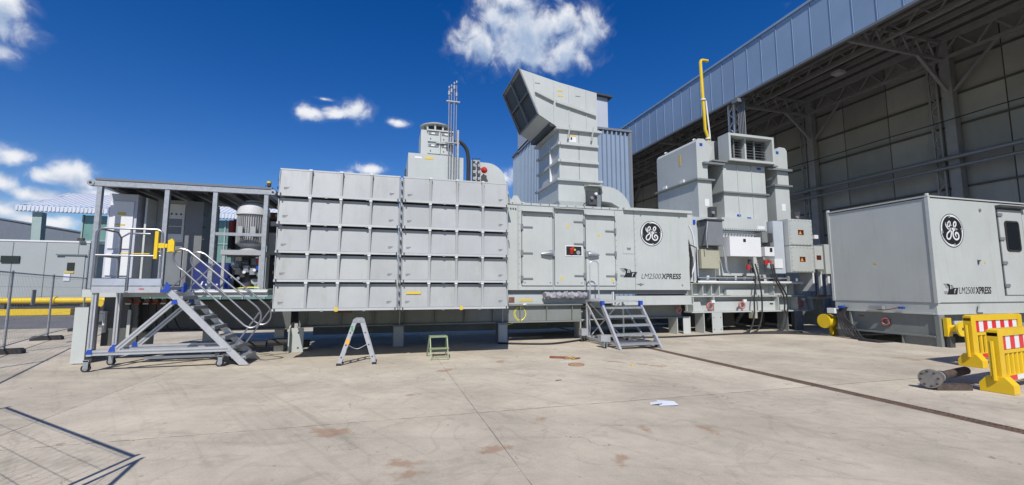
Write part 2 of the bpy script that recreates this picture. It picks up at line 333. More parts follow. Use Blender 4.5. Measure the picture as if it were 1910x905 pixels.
# ================================================================== SETTING: ground, concrete yard, drain
g = MB(); g.add([(-400,-300,-0.16),(500,-300,-0.16),(500,600,-0.16),(-400,600,-0.16)], [(0,1,2,3)])
ground = struct(g.build('ground', asph))
filler = mat('joint_filler', (0.15,0.125,0.10), 0.9, var=0.2, scale=8)
yard = struct(B(-14.8, 24.0, -17.0, 22.6, -0.155, -0.145).build('concrete_yard', darkp))
B(-14.75,6.82,-16.95,22.55,-0.143,-0.0035).build('joint_filler', filler, yard); B(7.08,23.95,-16.95,22.55,-0.143,-0.0035).build('joint_filler', filler, yard)
XS = [-14.7,-9.3,-4.0,1.2,6.83,7.07,12.4,17.8,23.9]; YS = [-16.9,-11.0,-5.2,0.3,5.8,11.4,17.0,22.5]
for i in range(len(XS)-1):
    if i == 4: continue
    for j in range(len(YS)-1):
        x0, x1, y0, y1 = XS[i], XS[i+1], YS[j], YS[j+1]; gp = 0.0045
        jz = random.uniform(-0.002, 0.002)
        mb = MB(); n = 14
        loop = []                                        # slightly chipped edges
        def edge(a, b):
            for k in range(n):
                t = k/n; p = Vector(a).lerp(Vector(b), t); loop.append((p.x+random.uniform(-.003,.003), p.y+random.uniform(-.007,.007)))
        ax0 = x0 + (0 if i == 5 else gp); ax1 = x1 - (0 if i == 3 else gp)
        gy = 0.013; n = 60
        edge((ax0,y0+gy),(ax1,y0+gy)); n = 30; edge((ax1,y0+gy),(ax1,y1-gy)); n = 60; edge((ax1,y1-gy),(ax0,y1-gy)); n = 30; edge((ax0,y1-gy),(ax0,y0+gy))
        mb.prism(loop, 'z', -0.14, jz); mb.build('concrete_slab', concrete, yard)
# drain channel with a slotted grating
dr = B(6.84,7.06,-16.9,22.5,-0.12,-0.06).build('drain_channel', darkp, yard)
gr = MB(); y = 0.5
gr.box(6.84,6.862,0.3,22.4,-0.055,-0.002); gr.box(7.038,7.06,0.3,22.4,-0.055,-0.002)
while y < 16: gr.box(6.862,7.038,y,y+0.022,-0.045,-0.004); y += 0.05
gr.build('drain_grating', mat('rusty_grating', (0.13,0.085,0.06), 0.7, var=0.3, scale=9), yard, kind='stuff')

# ================================================================== HANGAR
FX, FZ0, FZ1, BX, HY0, HY1 = 22.0, 14.2, 17.25, 33.0, 3.0, 70.0
h = thing('hangar', 'huge open-fronted hangar with pale blue fascia and dark panelled interior', 'hangar', (27.5,36,0))
pitch = 1.1; y = HY0; fp = None
fmesh = None
k = 0
while y < HY1-0.5:
    if fmesh is None:
        mb = MB(); mb.box(FX,FX+0.12,y+0.012,y+pitch-0.012,FZ0,FZ1); mb.box(FX-0.025,FX,y+0.012,y+0.05,FZ0,FZ1)
        fp = mb.build('fascia_panel', fasciap, h); fmesh = fp; base_y = y
    else:
        c = fp.copy(); col.objects.link(c); c.parent = h; c.location = (0, y-base_y, 0)
    y += pitch
B(FX+0.13,FX+0.4,HY0,HY1,FZ0-0.05,FZ1).build('fascia_backing', deckp, h)
B(FX-0.06,FX+0.125,HY0,HY1,FZ0-0.14,FZ0-0.012).build('bottom_flashing', greyp, h)
B(FX-0.08,FX+0.3,HY0,HY1,FZ1+0.01,FZ1+0.16).build('top_flashing', fasciap, h)
# roof deck: trapezoid corrugation running across
mb = MB(); pr = []; x = FX+0.4
while x < BX+0.4:
    pr += [(x,17.15),(x+0.10,17.15),(x+0.14,17.05),(x+0.26,17.05)]; x += 0.30
top = [(x,17.3) for x, z in pr[::-1]]
mb.prism(pr+[(pr[-1][0],17.3),(pr[0][0],17.3)], 'y', HY0, HY1); mb.build('roof_deck', deckp, h)
for i in range(9):
    x = FX+1.4+i*1.12
    B(x,x+0.09,HY0+.1,HY1-.1,16.74,17.04).build('purlin', steelw, h)
def girder(p0, p1, hgt, n, name, w=0.09):
    p0, p1 = Vector(p0), Vector(p1); mb = MB(); dn = Vector((0,0,-hgt))
    mb.bar(p0,p1,w*1.5,w*1.5); mb.bar(p0+dn,p1+dn,w*1.5,w*1.5)
    for i in range(n):
        a, b, c = p0.lerp(p1,i/n), p0.lerp(p1,(i+.5)/n), p0.lerp(p1,(i+1)/n)
        mb.bar(a,b+dn,w*.8,w*.8); mb.bar(b+dn,c,w*.8,w*.8)
    return mb.build(name, steelw, h)
girder((BX-0.55,HY0+.3,16.7),(BX-0.55,HY1-.3,16.7),1.1,40,'lattice_girder',0.13)
girder((FX+5.2,HY0+.3,16.68),(FX+5.2,HY1-.3,16.68),0.9,44,'lattice_girder')
girder((FX+0.9,HY0+.3,16.2),(FX+0.9,HY1-.3,16.2),1.5,40,'lattice_girder')
for i in range(8):
    yc = 8.3+9*i - 0.0
    girder((FX+0.6,yc,16.6),(BX-0.8,yc,16.6),1.1,9,'cross_truss',0.11)
    mb = MB(); mb.box(BX-0.62,BX-0.16,yc-0.26,yc+0.26,0,16.6)
    cl = mb.build('column', steelw, h)
    mb = MB()
    for q in range(16): mb.bar((BX-0.4,yc+0.6,1+q),(BX-0.4,yc+1.0,1.5+q),.06,.06); mb.bar((BX-0.4,yc+1.0,1.5+q),(BX-0.4,yc+.6,2+q),.06,.06)
    mb.box(BX-0.45,BX-0.35,yc+.55,yc+.65,0,16.6); mb.box(BX-0.45,BX-0.35,yc+.95,yc+1.05,0,16.6)
    mb.build('lattice_post', steelw, h)
    MB().bar((BX-0.4,yc,13.4),(BX-3.0,yc,15.6),.16,.16).build('knee_brace', steelw, h)
    MB().bar((BX-0.4,yc-.2,13.4),(BX-0.5,yc-2.6,15.7),.14,.14).build('knee_brace', steelw, h)
    for xx in (FX+3.3, FX+7.6):
        B(xx-.3,xx+.3,yc+4.0,yc+4.6,16.3,16.5).build('flood_lamp', whitep, h)
# back wall: panels between girts
wz = [0.05+1.9*i for i in range(10)]; wz[-1] = 17.1
pan = {}
y = HY0
B(BX+0.13,BX+0.25,HY0,HY1,0,17.2).build('back_wall', darkp, h)
while y < 60:
    for i in range(9):
        key = i
        if key not in pan:
            mb = MB(); mb.box(BX,BX+0.12,y+0.02,y+2.96,wz[i]+0.05,wz[i+1]-0.05); pan[key] = (mb.build('wall_panel', wallp, h), y)
        else:
            o, y0 = pan[key]; c = o.copy(); col.objects.link(c); c.parent = h; c.location = (0,y-y0,0)
    y += 3.0
for i in range(1,9): B(BX-0.14,BX-0.005,HY0,HY1,wz[i]-0.05,wz[i]+0.05).build('wall_girt', deckp, h)
MB().tube([(BX-0.9,HY0,9.35),(BX-0.9,HY1,9.35)],0.13,10).build('wall_pipe', galv, h)
MB().tube([(BX-0.85,HY0,8.8),(BX-0.85,HY1,8.8)],0.10,10).build('wall_pipe', galv, h)
MB().tube([(BX-1.1,HY0,11.6)]+[(BX-1.1-(0.25 if q%2 else 0),HY0+3*q,11.6-(.12 if q%2 else 0)) for q in range(1,22)],0.03,6).build('cable', rubber, h)
B(FX+0.4,BX+0.25,HY0-0.25,HY0-0.02,0,17.2).build('end_wall', wallp, h)
B(FX+0.4,BX+0.25,HY1+0.02,HY1+0.25,0,17.2).build('end_wall', wallp, h)
# front guide column behind the generator with cable bundle
mb = MB()
for xx, yy in ((22.35,23.4),(22.75,23.4),(22.35,23.9),(22.75,23.9)): mb.box(xx-.05,xx+.05,yy-.05,yy+.05,0,16.2)
for q in range(32): mb.bar((22.35,23.4+(.5 if q%2 else 0),q*.5),(22.35,23.4+(0 if q%2 else .5),q*.5+.5),.05,.05); mb.bar((22.35+(.4 if q%2 else 0),23.4,q*.5),(22.35+(0 if q%2 else .4),23.4,q*.5+.5),.05,.05)
mb.build('front_lattice_column', whitep, h)
for q in range(5): MB().cyl((22.2,22.9-.13*q,0),(22.2,22.9-.13*q,14.4),0.04,6).build('conduit', greyp, h)
B(21.7,22.1,22.4,22.9,13.75,13.98).build('flood_lamp', greyp, h)
struct(B(22.4,33.0,3.0,70.0,-0.145,-0.02).build('hangar_floor', concrete))

# ================================================================== CLADDING BUILDING BEHIND
def corr(mb, p0, p1, z0, z1, pit, dep, outn):
    p0, p1, outn = Vector(p0), Vector(p1), Vector(outn); L = (p1-p0).length; t = (p1-p0)/L; n = int(L/pit); prof = []
    for i in range(n):
        for f, d in ((0,0),(.56,0),(.64,dep),(.92,dep)): prof.append(p0+t*(i+f)*L/n+outn*d)
    prof.append(p1)
    lo = [Vector((p.x,p.y,z0)) for p in prof]; hi = [Vector((p.x,p.y,z1)) for p in prof]; m = len(prof)
    mb.add(lo+hi, [(i,i+1,i+1+m,i+m) for i in range(m-1)])
b = thing('clad_building', 'blue-grey corrugated building with a white block on top behind the stack', 'building', (14,32,0))
mb = MB(); corr(mb,(10.6,28,0),(17.1,28,0),0,13.1,0.36,-0.16,(0,1,0)); corr(mb,(10.6,36.3,0),(10.6,28,0),0,13.1,0.36,-0.16,(1,0,0))
mb.build('cladding', bluewall, b)
B(10.75,17.0,28.15,36.2,0,13.0).build('core', greyp, b)
mb = MB(); mb.box(10.4,17.2,27.78,28.05,13.08,13.24); mb.box(10.4,10.66,28.06,36.4,13.08,13.24); mb.box(17.04,17.2,28.05,36.4,13.08,13.24); mb.box(16.98,17.16,27.80,27.99,0,13.07)
mb.build('parapet_cap', greyp, b)
tw = B(10.4,16.45,30.0,34.5,13.0,16.6).build('white_block', towerp, b)
mb = MB(); mb.hexa([(10.1,29.7,17.0),(16.75,29.7,16.55),(16.75,34.8,16.55),(10.1,34.8,17.0),(10.1,29.7,17.14),(16.75,29.7,16.69),(16.75,34.8,16.69),(10.1,34.8,17.14)])
mb.build('block_roof', darkp, tw)

# ================================================================== LEFT BACKGROUND
b = thing('glass_hall', 'far pale hall with white corrugated roof and green glazed front', 'building', (-22,54,0))
mb = MB(); x = -32.0; pr = []
while x < -4: pr += [(x,0.0),(x+.20,0.0),(x+.24,.07),(x+.36,.07)]; x += .4
n = len(pr)
mb.add([(x,49.6,9.1+d) for x, d in pr]+[(x+1.2 if x < -31.5 else x,55.0,11.3+d) for x, d in pr], [(i,i+1,i+1+n,i+n) for i in range(n-1)])
mb.build('corrugated_roof', roofw, b)
mb = MB(); mb.box(-32.0,-4.0,49.5,49.75,8.55,9.06)
for q in range(93): mb.box(-31.95+q*.3,-31.8+q*.3,49.44,49.499,8.6,9.02)
mb.build('eave_fascia', roofw, b)
mb = MB(); mb.hexa([(-30.7,49.9,0),(-30.1,49.9,0),(-30.1,50.5,0),(-30.7,50.5,0),(-31.0,49.9,8.54),(-30.3,49.9,8.54),(-30.3,50.5,8.54),(-31.0,50.5,8.54)])
mb.build('leaning_post', greenpost, b)
for q in range(12):
    x0 = -27.4+q*1.95
    for z0, z1 in ((0.2,3.9),(4.05,6.0),(6.15,8.45)): B(x0+.05,x0+1.9,50.3,50.36,z0,z1).build('glass_pane', greenglass, b)
mb = MB()
for q in range(13): mb.box(-27.45+q*1.95,-27.35+q*1.95,50.2,50.45,0,8.5)
for z in (3.92,6.02): mb.box(-27.4,-4.0,50.22,50.43,z,z+.11)
mb.build('mullions', greenpost, b)
B(-27.3,-4.1,50.6,58,0,8.5).build('hall_body', greenpost, b)
b = thing('far_hangar', 'distant low hall with a sloping dark grey roof', 'building', (-60,90,0))
mb = MB(); mb.prism([(-90,0),(-38,0),(-38,9.0),(-62,13.0),(-90,13.4)],'y',88,110); mb.build('hall_body', farwall, b)
mb = MB(); mb.hexa([(-37.6,87.6,9.0),(-62,87.6,13.05),(-62,110,13.05),(-37.6,110,9.0),(-37.6,87.6,9.2),(-62,87.6,13.3),(-62,110,13.3),(-37.6,110,9.2)])
mb.hexa([(-62,87.6,13.05),(-90,87.6,13.45),(-90,110,13.45),(-62,110,13.05),(-62,87.6,13.3),(-90,87.6,13.7),(-90,110,13.7),(-62,110,13.3)])
mb.build('sloping_roof', farroof, b)
mb = MB(); mb.prism([(-89,6.2),(-38.5,6.2),(-38.5,8.8),(-62,12.9),(-89,13.3)],'y',87.5,87.95); mb.build('gable_cladding', farroof, b)
# grey power-unit enclosure across the road, with piping in front
u = thing('far_enclosure', 'long grey enclosure with a small dark window beyond the mesh fence', 'enclosure', (-30,43.5,0))
B(-60,-22.3,42,45,0.5,5.15).build('wall', farwall, u)
B(-60.05,-22.25,41.96,45.04,5.16,5.28).build('roof_edge', whitep, u)
B(-59,-22.6,42.2,44.8,-0.14,0.49).build('base', darkp, u)
B(-27.6,-26.5,41.9,41.99,3.55,4.05).build('window', glassd, u)
mb = MB()
for q in range(19): mb.box(-59+q*2,-58.97+q*2,41.975,41.999,.5,5.1)
mb.build('panel_seams', greyp, u)
d = B(-23.75,-22.5,41.93,41.995,0.9,4.1).build('door', farwall, u)
B(-23.55,-23.1,41.88,41.925,3.0,3.6).build('door_window', glassd, d)
B(-24.3,-22.4,41.85,41.925,4.15,4.25).build('drip_rail', greyp, d)
B(-23.7,-23.3,41.88,41.925,2.2,2.75).build('notice', paper, d); B(-23.7,-23.1,41.88,41.925,2.8,2.92).build('notice', ysticker, d)
MB().tube([(-22.15,41.7,0),(-22.15,41.7,4.6)],0.05,6).build('downpipe', galv, u)
B(-23.0,-22.6,41.7,41.9,5.3,5.5).build('roof_lamp', wooddark, u)
MB().tube([(-29.5,41.5,5.28),(-29.5,41.5,6.4)],.05,6).build('roof_vent', whitep, u)
p = thing('yellow_pipeline', 'thick yellow pipe on low supports before the far grey enclosure', 'pipe', (-32,38,0))
MB().tube([(-60,38,0.78),(-17.5,38,0.78)],0.22,12).build('pipe', yellow, p)
for q in range(8):
    mb = MB(); mb.box(-20.3-q*4.5,-19.9-q*4.5,37.8,38.2,-.15,.54); mb.build('saddle_support', darkp, p)
    MB().cyl((-21.9-q*4.5,38,.78),(-21.75-q*4.5,38,.78),.29,12).build('flange', yellow, p)
B(-60,-20.3,36.9,37.3,-.14,.26).build('kerb_beam', yellow, p)
MB().cyl((-19.2,37.7,.6),(-19.2,38.3,.6),.3,12).build('valve_body', yellow, p)

# ================================================================== MESH FENCE
def fence_proto():
    f = thing('mesh_fence', 'galvanised wire mesh fence panel standing in black rubber feet', 'fence', (0,0,0), 'mesh fence panels round the yard')
    L = 3.5
    for x in (0.03,L-0.03): MB().cyl((x,0,0.08),(x,0,2.05),0.021,8).build('post', galv, f)
    MB().cyl((0.03,0,2.0),(L-.03,0,2.0),0.019,8).build('rail', galv, f); MB().cyl((.03,0,.2),(L-.03,0,.2),.015,8).build('rail', galv, f)
    mb = MB()
    for i in range(31): mb.tube([(0.05+i*(L-.1)/30,0.0,.2),(0.05+i*(L-.1)/30,0,2.0)],0.0025,3,cap=False)
    for i in range(7): mb.tube([(0.03,.004,.25+i*.28),(L-.03,.004,.25+i*.28)],0.003,3,cap=False)
    mb.build('wire_mesh', galv, f, kind='stuff')
    return f
FP = fence_proto()
FN = [(-12.0,24.3),(-11.1,20.9),(-10.15,17.5),(-8.95,14.0),(-7.75,10.7),(-6.55,7.4)]
segs = list(zip(FN,FN[1:])) + [((-5.43,6.03),(-2.76,3.42)),((-2.70,3.36),(-2.3,-0.1))]
FL = {0:'galvanised wire mesh fence standing in black rubber feet round the yard', -10.15:'wire mesh fence carrying a small blank grey sign', -11.1:'wire mesh fence running behind the canopy end plate', -5.43:'wire mesh fence throwing its grid shadow on the concrete'}
first = True
for a, c in segs:
    f = FP if first else copy_tree(FP); first = False
    f.location = (a[0],a[1],0); f.rotation_euler = (0,0,math.atan2(c[1]-a[1],c[0]-a[0]))
    f['label'] = FL.get(a[0], FL[0])
    f.scale = (math.hypot(c[0]-a[0],c[1]-a[1])/3.5,1,1)
mb = MB(); mb.prism([(-.36,0),(.36,0),(.36,.08),(.30,.13),(-.30,.13),(-.36,.08)],'y',-.115,.115)
ff = None
for x, y in FN+[(-5.43,6.03),(-2.73,3.39)]:
    if ff is None:
        ff = mb.build('rubber_block', rubber); ff['label'] = 'black rubber block weighing down a mesh fence post'; ff['category'] = 'rubber block'; ff['group'] = 'rubber feet of the mesh fence'; o = ff
    else: o = ff.copy(); col.objects.link(o)
    o.location = (x,y,0.003); o.rotation_euler = (0,0,R(12))
s = B(-9.47,-9.15,15.35,15.37,1.0,1.42)
sg = solo(s,'fence_sign',greyp,'small blank grey sign hung on the mesh fence','sign')
sg.rotation_euler = (0,0,R(-71)); sg.location = (-9.45,15.6,1.15)
# ================================================================== AIR INTAKE FILTER HOUSE
f = thing('filter_house', 'large pale grey air intake with two banks of five weather hood rows', 'air intake', (0.3,12,0))
FY = 10.5
B(-2.27,0.26,FY+0.36,14.1,1.16,4.20).build('body', paint, f)
B(0.36,2.87,FY+0.36,14.1,1.16,4.20).build('body', paint, f)
for xa, xb in ((-2.26,.25),(.37,2.86)): B(xa,xb,FY+.30,FY+.355,1.18,4.19).build('dark_slot_backing', darkp, f)  # dark sheet put in behind the hoods so the slots look shaded
MODS = [(-2.31,0.275),(0.345,2.91)]
zr = [1.12+0.628*i for i in range(6)]
for mi, (x0, x1) in enumerate(MODS):
    w = (x1-x0)/4
    for i in range(5):
        zb, zt = zr[i], zr[i+1]
        # hood: bottom lip, return and top edge; face slopes outward to the lip
        mb = MB()
        mb.box(x0,x1,FY-0.024,FY+0.03,zb,zb+0.05)
        mb.box(x0,x1,FY+0.03,FY+0.28,zb+0.02,zb+0.035)
        mb.box(x0,x0+0.012,FY+0.035,FY+0.29,zb+0.06,zt-0.066); mb.box(x1-0.012,x1,FY+0.035,FY+0.29,zb+0.06,zt-0.066)
        if i == 4: mb.box(x0,x1,FY+0.075,FY+0.35,zt-0.03,zt+0.004)
        hd = mb.build('weather_hood', lipp, f)
        ztop = zt-0.038 if i < 4 else zt-0.035
        for k in range(4):
            a, c = x0+k*w+0.02, x0+(k+1)*w-0.02
            y0, y1 = FY+0.004, FY+0.08
            mb = MB(); mb.hexa([(a,y0,zb+0.056),(c,y0,zb+0.056),(c,y0+.03,zb+0.056),(a,y0+.03,zb+0.056),(a,y1,ztop),(c,y1,ztop),(c,y1+.03,ztop),(a,y1+.03,ztop)])
            mb.build('hood_panel', paint3 if i < 2 else paint2, hd)
            if k > 0:
                xx = x0+k*w
                mb = MB(); mb.prism([(FY-0.018,zb+.052),(FY+.03,zb+.052),(FY+.11,ztop+.02),(FY-.01,ztop+.02)],'x',xx-0.028,xx+0.02); mb.build('hood_rib', paint2, hd)
                B(xx-0.04,xx+0.026,FY-0.02,FY+0.11,ztop+.0,ztop+.062 if i<4 else ztop+.03).build('rib_tab', whitep, hd)
        for xx in (x0+0.10, x1-0.24):
            for q, ww in ((0,.11),(1,.09),(2,.06)):
                zz = zb+0.19-q*0.02; yy = FY+0.004+(zz-zb-.056)/(ztop-zb-.056)*0.076-0.002
                B(xx,xx+ww,yy-.002,yy+.001,zz,zz+.008).build('label_print', greyprint, hd)
        for xx in (x0+.05,x1-.05): MB().box(xx-.012,xx+.012,FY-0.042,FY-.025,zb-.03,zb+.06).build('latch', darkp, hd)
        for t in (.38,.72): B(x0+t*(x1-x0)-.03,x0+t*(x1-x0)+.03,FY-.028,FY-.0245,zb-.018,zb+.01).build('catch_plate', galv, hd)
# joint strip between the banks
mb = MB(); mb.box(0.285,0.335,FY+.05,FY+.25,1.12,4.22); mb.build('joint_strip', galv, f)
for q in range(15): MB().cyl((.31,FY+.02,1.25+q*.2),(.31,FY+.02,1.33+q*.2),.016,6).build('hinge_pin', darkp, f)
mb = MB()
for q in range(5): mb.box(-2.345,-2.315,FY+.1,FY+.2,1.5+q*.62,1.56+q*.62); mb.cyl((-2.335,FY+.05,1.3+q*.62),(-2.335,FY+.05,1.36+q*.62),.014,6)
mb.build('edge_fittings', darkp, f)
for (xa, za) in ((-1.03,1.15),(1.75,1.15)): B(xa-.035,xa+.035,FY-.032,FY-.0255,za-.05,za+.05).build('yellow_tag', ysticker, f)
B(0.47,0.80,FY+.025,FY+.050,1.475,1.535).build('warning_strip', ysticker, f)
text('DANGER KEEP CLEAR', .05, mat('strip_text',(.12,.09,.02),.5), f, (0.49,FY+.003,1.49), (1,0,0), (0,0,1), .003, 'strip_print', width=.29) if False else None
# underside skid of the intake
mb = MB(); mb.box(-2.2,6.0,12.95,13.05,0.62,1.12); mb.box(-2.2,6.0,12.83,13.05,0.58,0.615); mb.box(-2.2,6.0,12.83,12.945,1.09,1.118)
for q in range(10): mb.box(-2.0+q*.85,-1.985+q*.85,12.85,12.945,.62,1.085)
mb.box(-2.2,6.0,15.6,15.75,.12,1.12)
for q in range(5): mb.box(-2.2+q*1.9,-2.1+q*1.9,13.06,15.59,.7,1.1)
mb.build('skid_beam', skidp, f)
mb = MB(); mb.prism([(12.35,0),(12.95,0),(12.95,.72),(12.6,.72),(12.35,.58)],'x',-2.31,-2.285); mb.box(-2.284,-1.98,12.5,12.515,0,.6); mb.box(-2.284,-2.0,12.52,12.9,0,.02)
lg = mb.build('skid_leg', paint, f)
for zz in (.1,.48): MB().cyl((-2.10,12.49,zz),(-2.10,12.499,zz),.022,8).build('bolt_hole', blackp, lg)
mb = MB()
for r in range(3):
    for q in range(7): mb.hexa([(-2.95+q*.075+.03*r*0,12.70,.86+r*.11),(-2.92+q*.075,12.70,.86+r*.11),(-2.92+q*.075,12.71,.86+r*.11),(-2.95+q*.075,12.71,.86+r*.11),(-2.92+q*.075,12.70,.94+r*.11),(-2.89+q*.075,12.70,.94+r*.11),(-2.89+q*.075,12.71,.94+r*.11),(-2.92+q*.075,12.71,.94+r*.11)])
mb.build('vent_slots', whitep, f)
for q,(xx,zz) in enumerate(((0.33,.95),(3.1,.92))):
    MB().tube([(xx,12.6,zz)]+arc((xx,12.6,zz-.09),.09,90,-270,10,'xz'),.022,6).build('lifting_ring', pinkp, f)
B(-1.25,-.85,12.82,12.829,.95,1.03).build('rust_mark', brownv, f); B(1.6,2.05,12.82,12.829,.99,1.04).build('rust_mark', brownv, f)
for xx, lab in ((0.385,'grey steel support box under the joint between the hood banks'),(3.35,'grey steel support box under the right end of the intake')):
    s = thing('support_box', lab, 'support', (xx,12.8,0), 'grey support boxes under the intake')
    B(xx-.145,xx+.145,12.66,12.95,0.005,.58).build('box', greyp, s); B(xx-.16,xx+.16,12.645,12.96,.581,.60).build('top_plate', greyp, s)
    B(xx-.13,xx+.13,12.652,12.658,.03,.55).build('front_plate', mat('grey_panel',(.30,.33,.36),.45,var=.04), s)
    MB().cyl((xx+.02,12.76,.6),(xx+.02,12.76,1.1),.02,8).build('screw_jack', galv, s)

# ------------------------------------------------------------------ ventilation unit on the intake roof
v = thing('roof_vent_unit', 'pale grey box with louvred tower and round cowl on top of the intake', 'ventilation unit', (1.3,13.2,4.2))
B(0.52,1.72,12.5,14.0,4.205,5.45).build('housing', paint, v); B(1.73,2.11,12.56,14.0,4.205,5.44).build('side_housing', paint, v)
B(.70,.90,12.494,12.499,5.30,5.36).build('notice', whitep, v); B(.98,1.22,12.494,12.499,5.30,5.37).build('notice', ysticker, v)
B(0.87,1.80,12.6,13.5,5.451,6.20).build('tower', paint, v)
for i, (a, z0) in enumerate(((1.06,5.86),(1.44,5.86),(1.06,5.50),(1.44,5.50))):
    d = B(a,a+.33,12.56,12.597,z0,z0+.29).build('access_door', paint, v)
    B(a+.02,a+.31,12.545,12.559,z0+.20,z0+.28).build('shadow_slot', greyp, d); B(a+.10,a+.2,12.535,12.544,z0+.21,z0+.26).build('plate', whitep, d)
    MB().cyl((a+.08,12.54,z0+.08),(a+.08,12.559,z0+.08),.015,8).build('knob', darkp, d)
mb = MB(); mb.box(1.03,1.80,12.53,12.6,6.17,6.21); mb.box(1.30,1.80,12.50,12.6,5.80,5.83); mb.box(1.39,1.42,12.54,12.6,5.5,6.16); mb.build('door_frame', paint, v)
mb = MB(); cxx, cyy = 1.33, 13.05
mb.cyl((cxx,cyy,6.2),(cxx,cyy,6.24),.42,24); mb.build('cowl_base', paint, v)
for q in range(10):
    a = R(q*36+10); B(cxx+.38*math.cos(a)-.025,cxx+.38*math.cos(a)+.025,cyy+.38*math.sin(a)-.025,cyy+.38*math.sin(a)+.025,6.24,6.42).build('cowl_post', paint, v)
MB().cyl((cxx,cyy,6.24),(cxx,cyy,6.42),.27,20).build('cowl_core', darkp, v)
MB().tube([(cxx,cyy,6.42),(cxx,cyy,6.45),(cxx,cyy,6.51),(cxx,cyy,6.55)],.5,24,radii=[.46,.47,.33,.03]).build('cowl_cap', paint, v)
for q in range(4): MB().tube([(.46,12.6+.1*q,4.8),(.46,12.6+.1*q,5.0)],.02,6).build('grip', darkp, v)
vp = thing('vent_pipes', 'four slim galvanised vent pipes rising above the intake roof', 'pipes', (1.77,12.4,4.2))
for q in range(4):
    xx = 1.64+q*.075; yy = 12.40+.04*(q%2)
    MB().tube([(xx,yy,4.21),(xx,yy,7.2+.07*q),(xx+.0,yy,7.45+.05*q)],.014,6).build('pipe', galv, vp)
    MB().cyl((xx,yy,7.25+.1*(q%3)),(xx,yy,7.36+.1*(q%3)),.035,8).build('relief_valve', galv, vp); MB().cyl((xx,yy,7.46+.07*q),(xx,yy,7.52+.07*q),.026,8).build('relief_cap', galv, vp)
for z in (5.8,7.05): B(1.56,1.96,12.38,12.47,z,z+.03).build('clamp_bar', galv, vp)
MB().box(1.885,1.935,12.36,12.46,4.21,6.2).build('cable_ladder', galv, vp)
hz = MB().tube(crom([(1.84,12.75,5.95),(2.05,12.75,5.97),(2.24,12.75,5.75),(2.29,12.75,5.4),(2.29,12.75,4.9),(2.29,12.75,4.21)],6),.055,10)
solo(hz,'black_hose',rubber,'thick black hose arching down beside the vent pipes','hose')
k = thing('gauge_rack', 'small rack of gauges and valves beside a curved grey duct end', 'instrument rack', (2.5,12.5,4.2))
B(2.36,2.62,12.62,12.68,4.21,5.42).build('back_plate', paint, k)
for a in (0,1):
    for q in range(5):
        MB().cyl((2.43+a*.13,12.60,4.45+q*.2),(2.43+a*.13,12.54,4.45+q*.2),.05,10).build('gauge', galv, k); B(2.40+a*.13,2.46+a*.13,12.53,12.6,4.52+q*.2,4.57+q*.2).build('valve', darkp, k)
MB().tube([(2.52,12.5,4.22),(2.52,12.5,5.3)],.016,6).build('pipe', darkp, k); MB().tube([(2.37,12.5,4.22),(2.37,12.5,5.44),(2.62,12.5,5.44)],.016,6).build('pipe', darkp, k)
mb = MB(); mb.prism([(2.63,4.21)]+[(2.63+.0,5.40)]+[(2.85+.0*q,5.40) for q in (0,)]+[(2.85+.62*math.sin(R(q*7.5)),4.75+.65*math.cos(R(q*7.5))) for q in range(1,9)]+[(3.62,4.21)],'y',12.72,13.5)
mb.build('curved_duct', paint, k)
bc = thing('alarm_beacon', 'red round alarm horn on a bracket above the intake', 'alarm', (2.72,12.5,4.2))
MB().cyl((2.72,12.55,4.21),(2.72,12.55,5.0),.02,8).build('bracket', darkp, bc)
MB().tube([(2.72,12.6,5.1),(2.72,12.48,5.1),(2.72,12.4,5.1)],.1,14,radii=[.06,.10,.05]).build('horn', redp, bc)
mb = MB(); mb.cyl((2.72,12.395,5.1),(2.72,12.38,5.1),.04,10); mb.build('lamp', redref, bc)
B(2.66,2.8,12.5,12.62,4.72,4.95).build('housing', darkp, bc)
cb = MB().tube(crom([(2.85,12.3,4.215),(3.0,12.3,4.3),(3.2,12.2,4.28),(3.35,12.1,4.33),(3.38,12.1,4.1)],5),.015,6)
solo(cb,'roof_cable',darkp,'thin dark cable looping over the intake roof edge','cable')

# ================================================================== TURBINE ENCLOSURE
t = thing('turbine_enclosure', 'long pale grey turbine enclosure with service doors and round logo', 'enclosure', (7,14.7,0))
EY = 13.2
B(3.66,10.3,EY,16.3,1.56,4.26).build('wall', paint, t)
mb = MB(); mb.box(3.64,7.70,EY-.02,16.3,4.262,4.33); mb.build('roof_edge', paint, t)
mb = MB(); mb.hexa([(7.72,EY-.12,4.262),(10.42,EY-.12,4.262),(10.42,16.3,4.262),(7.72,16.3,4.262),(7.72,EY-.12,4.35),(10.42,EY-.12,4.35),(10.42,16.3,4.35),(7.72,16.3,4.35)]); mb.build('roof_cap', paint, t)
for q in range(13): MB().cyl((3.8+q*.31,EY-.026,4.30),(3.8+q*.31,EY-.019,4.30),.02,6).build('bolt', darkp, t)
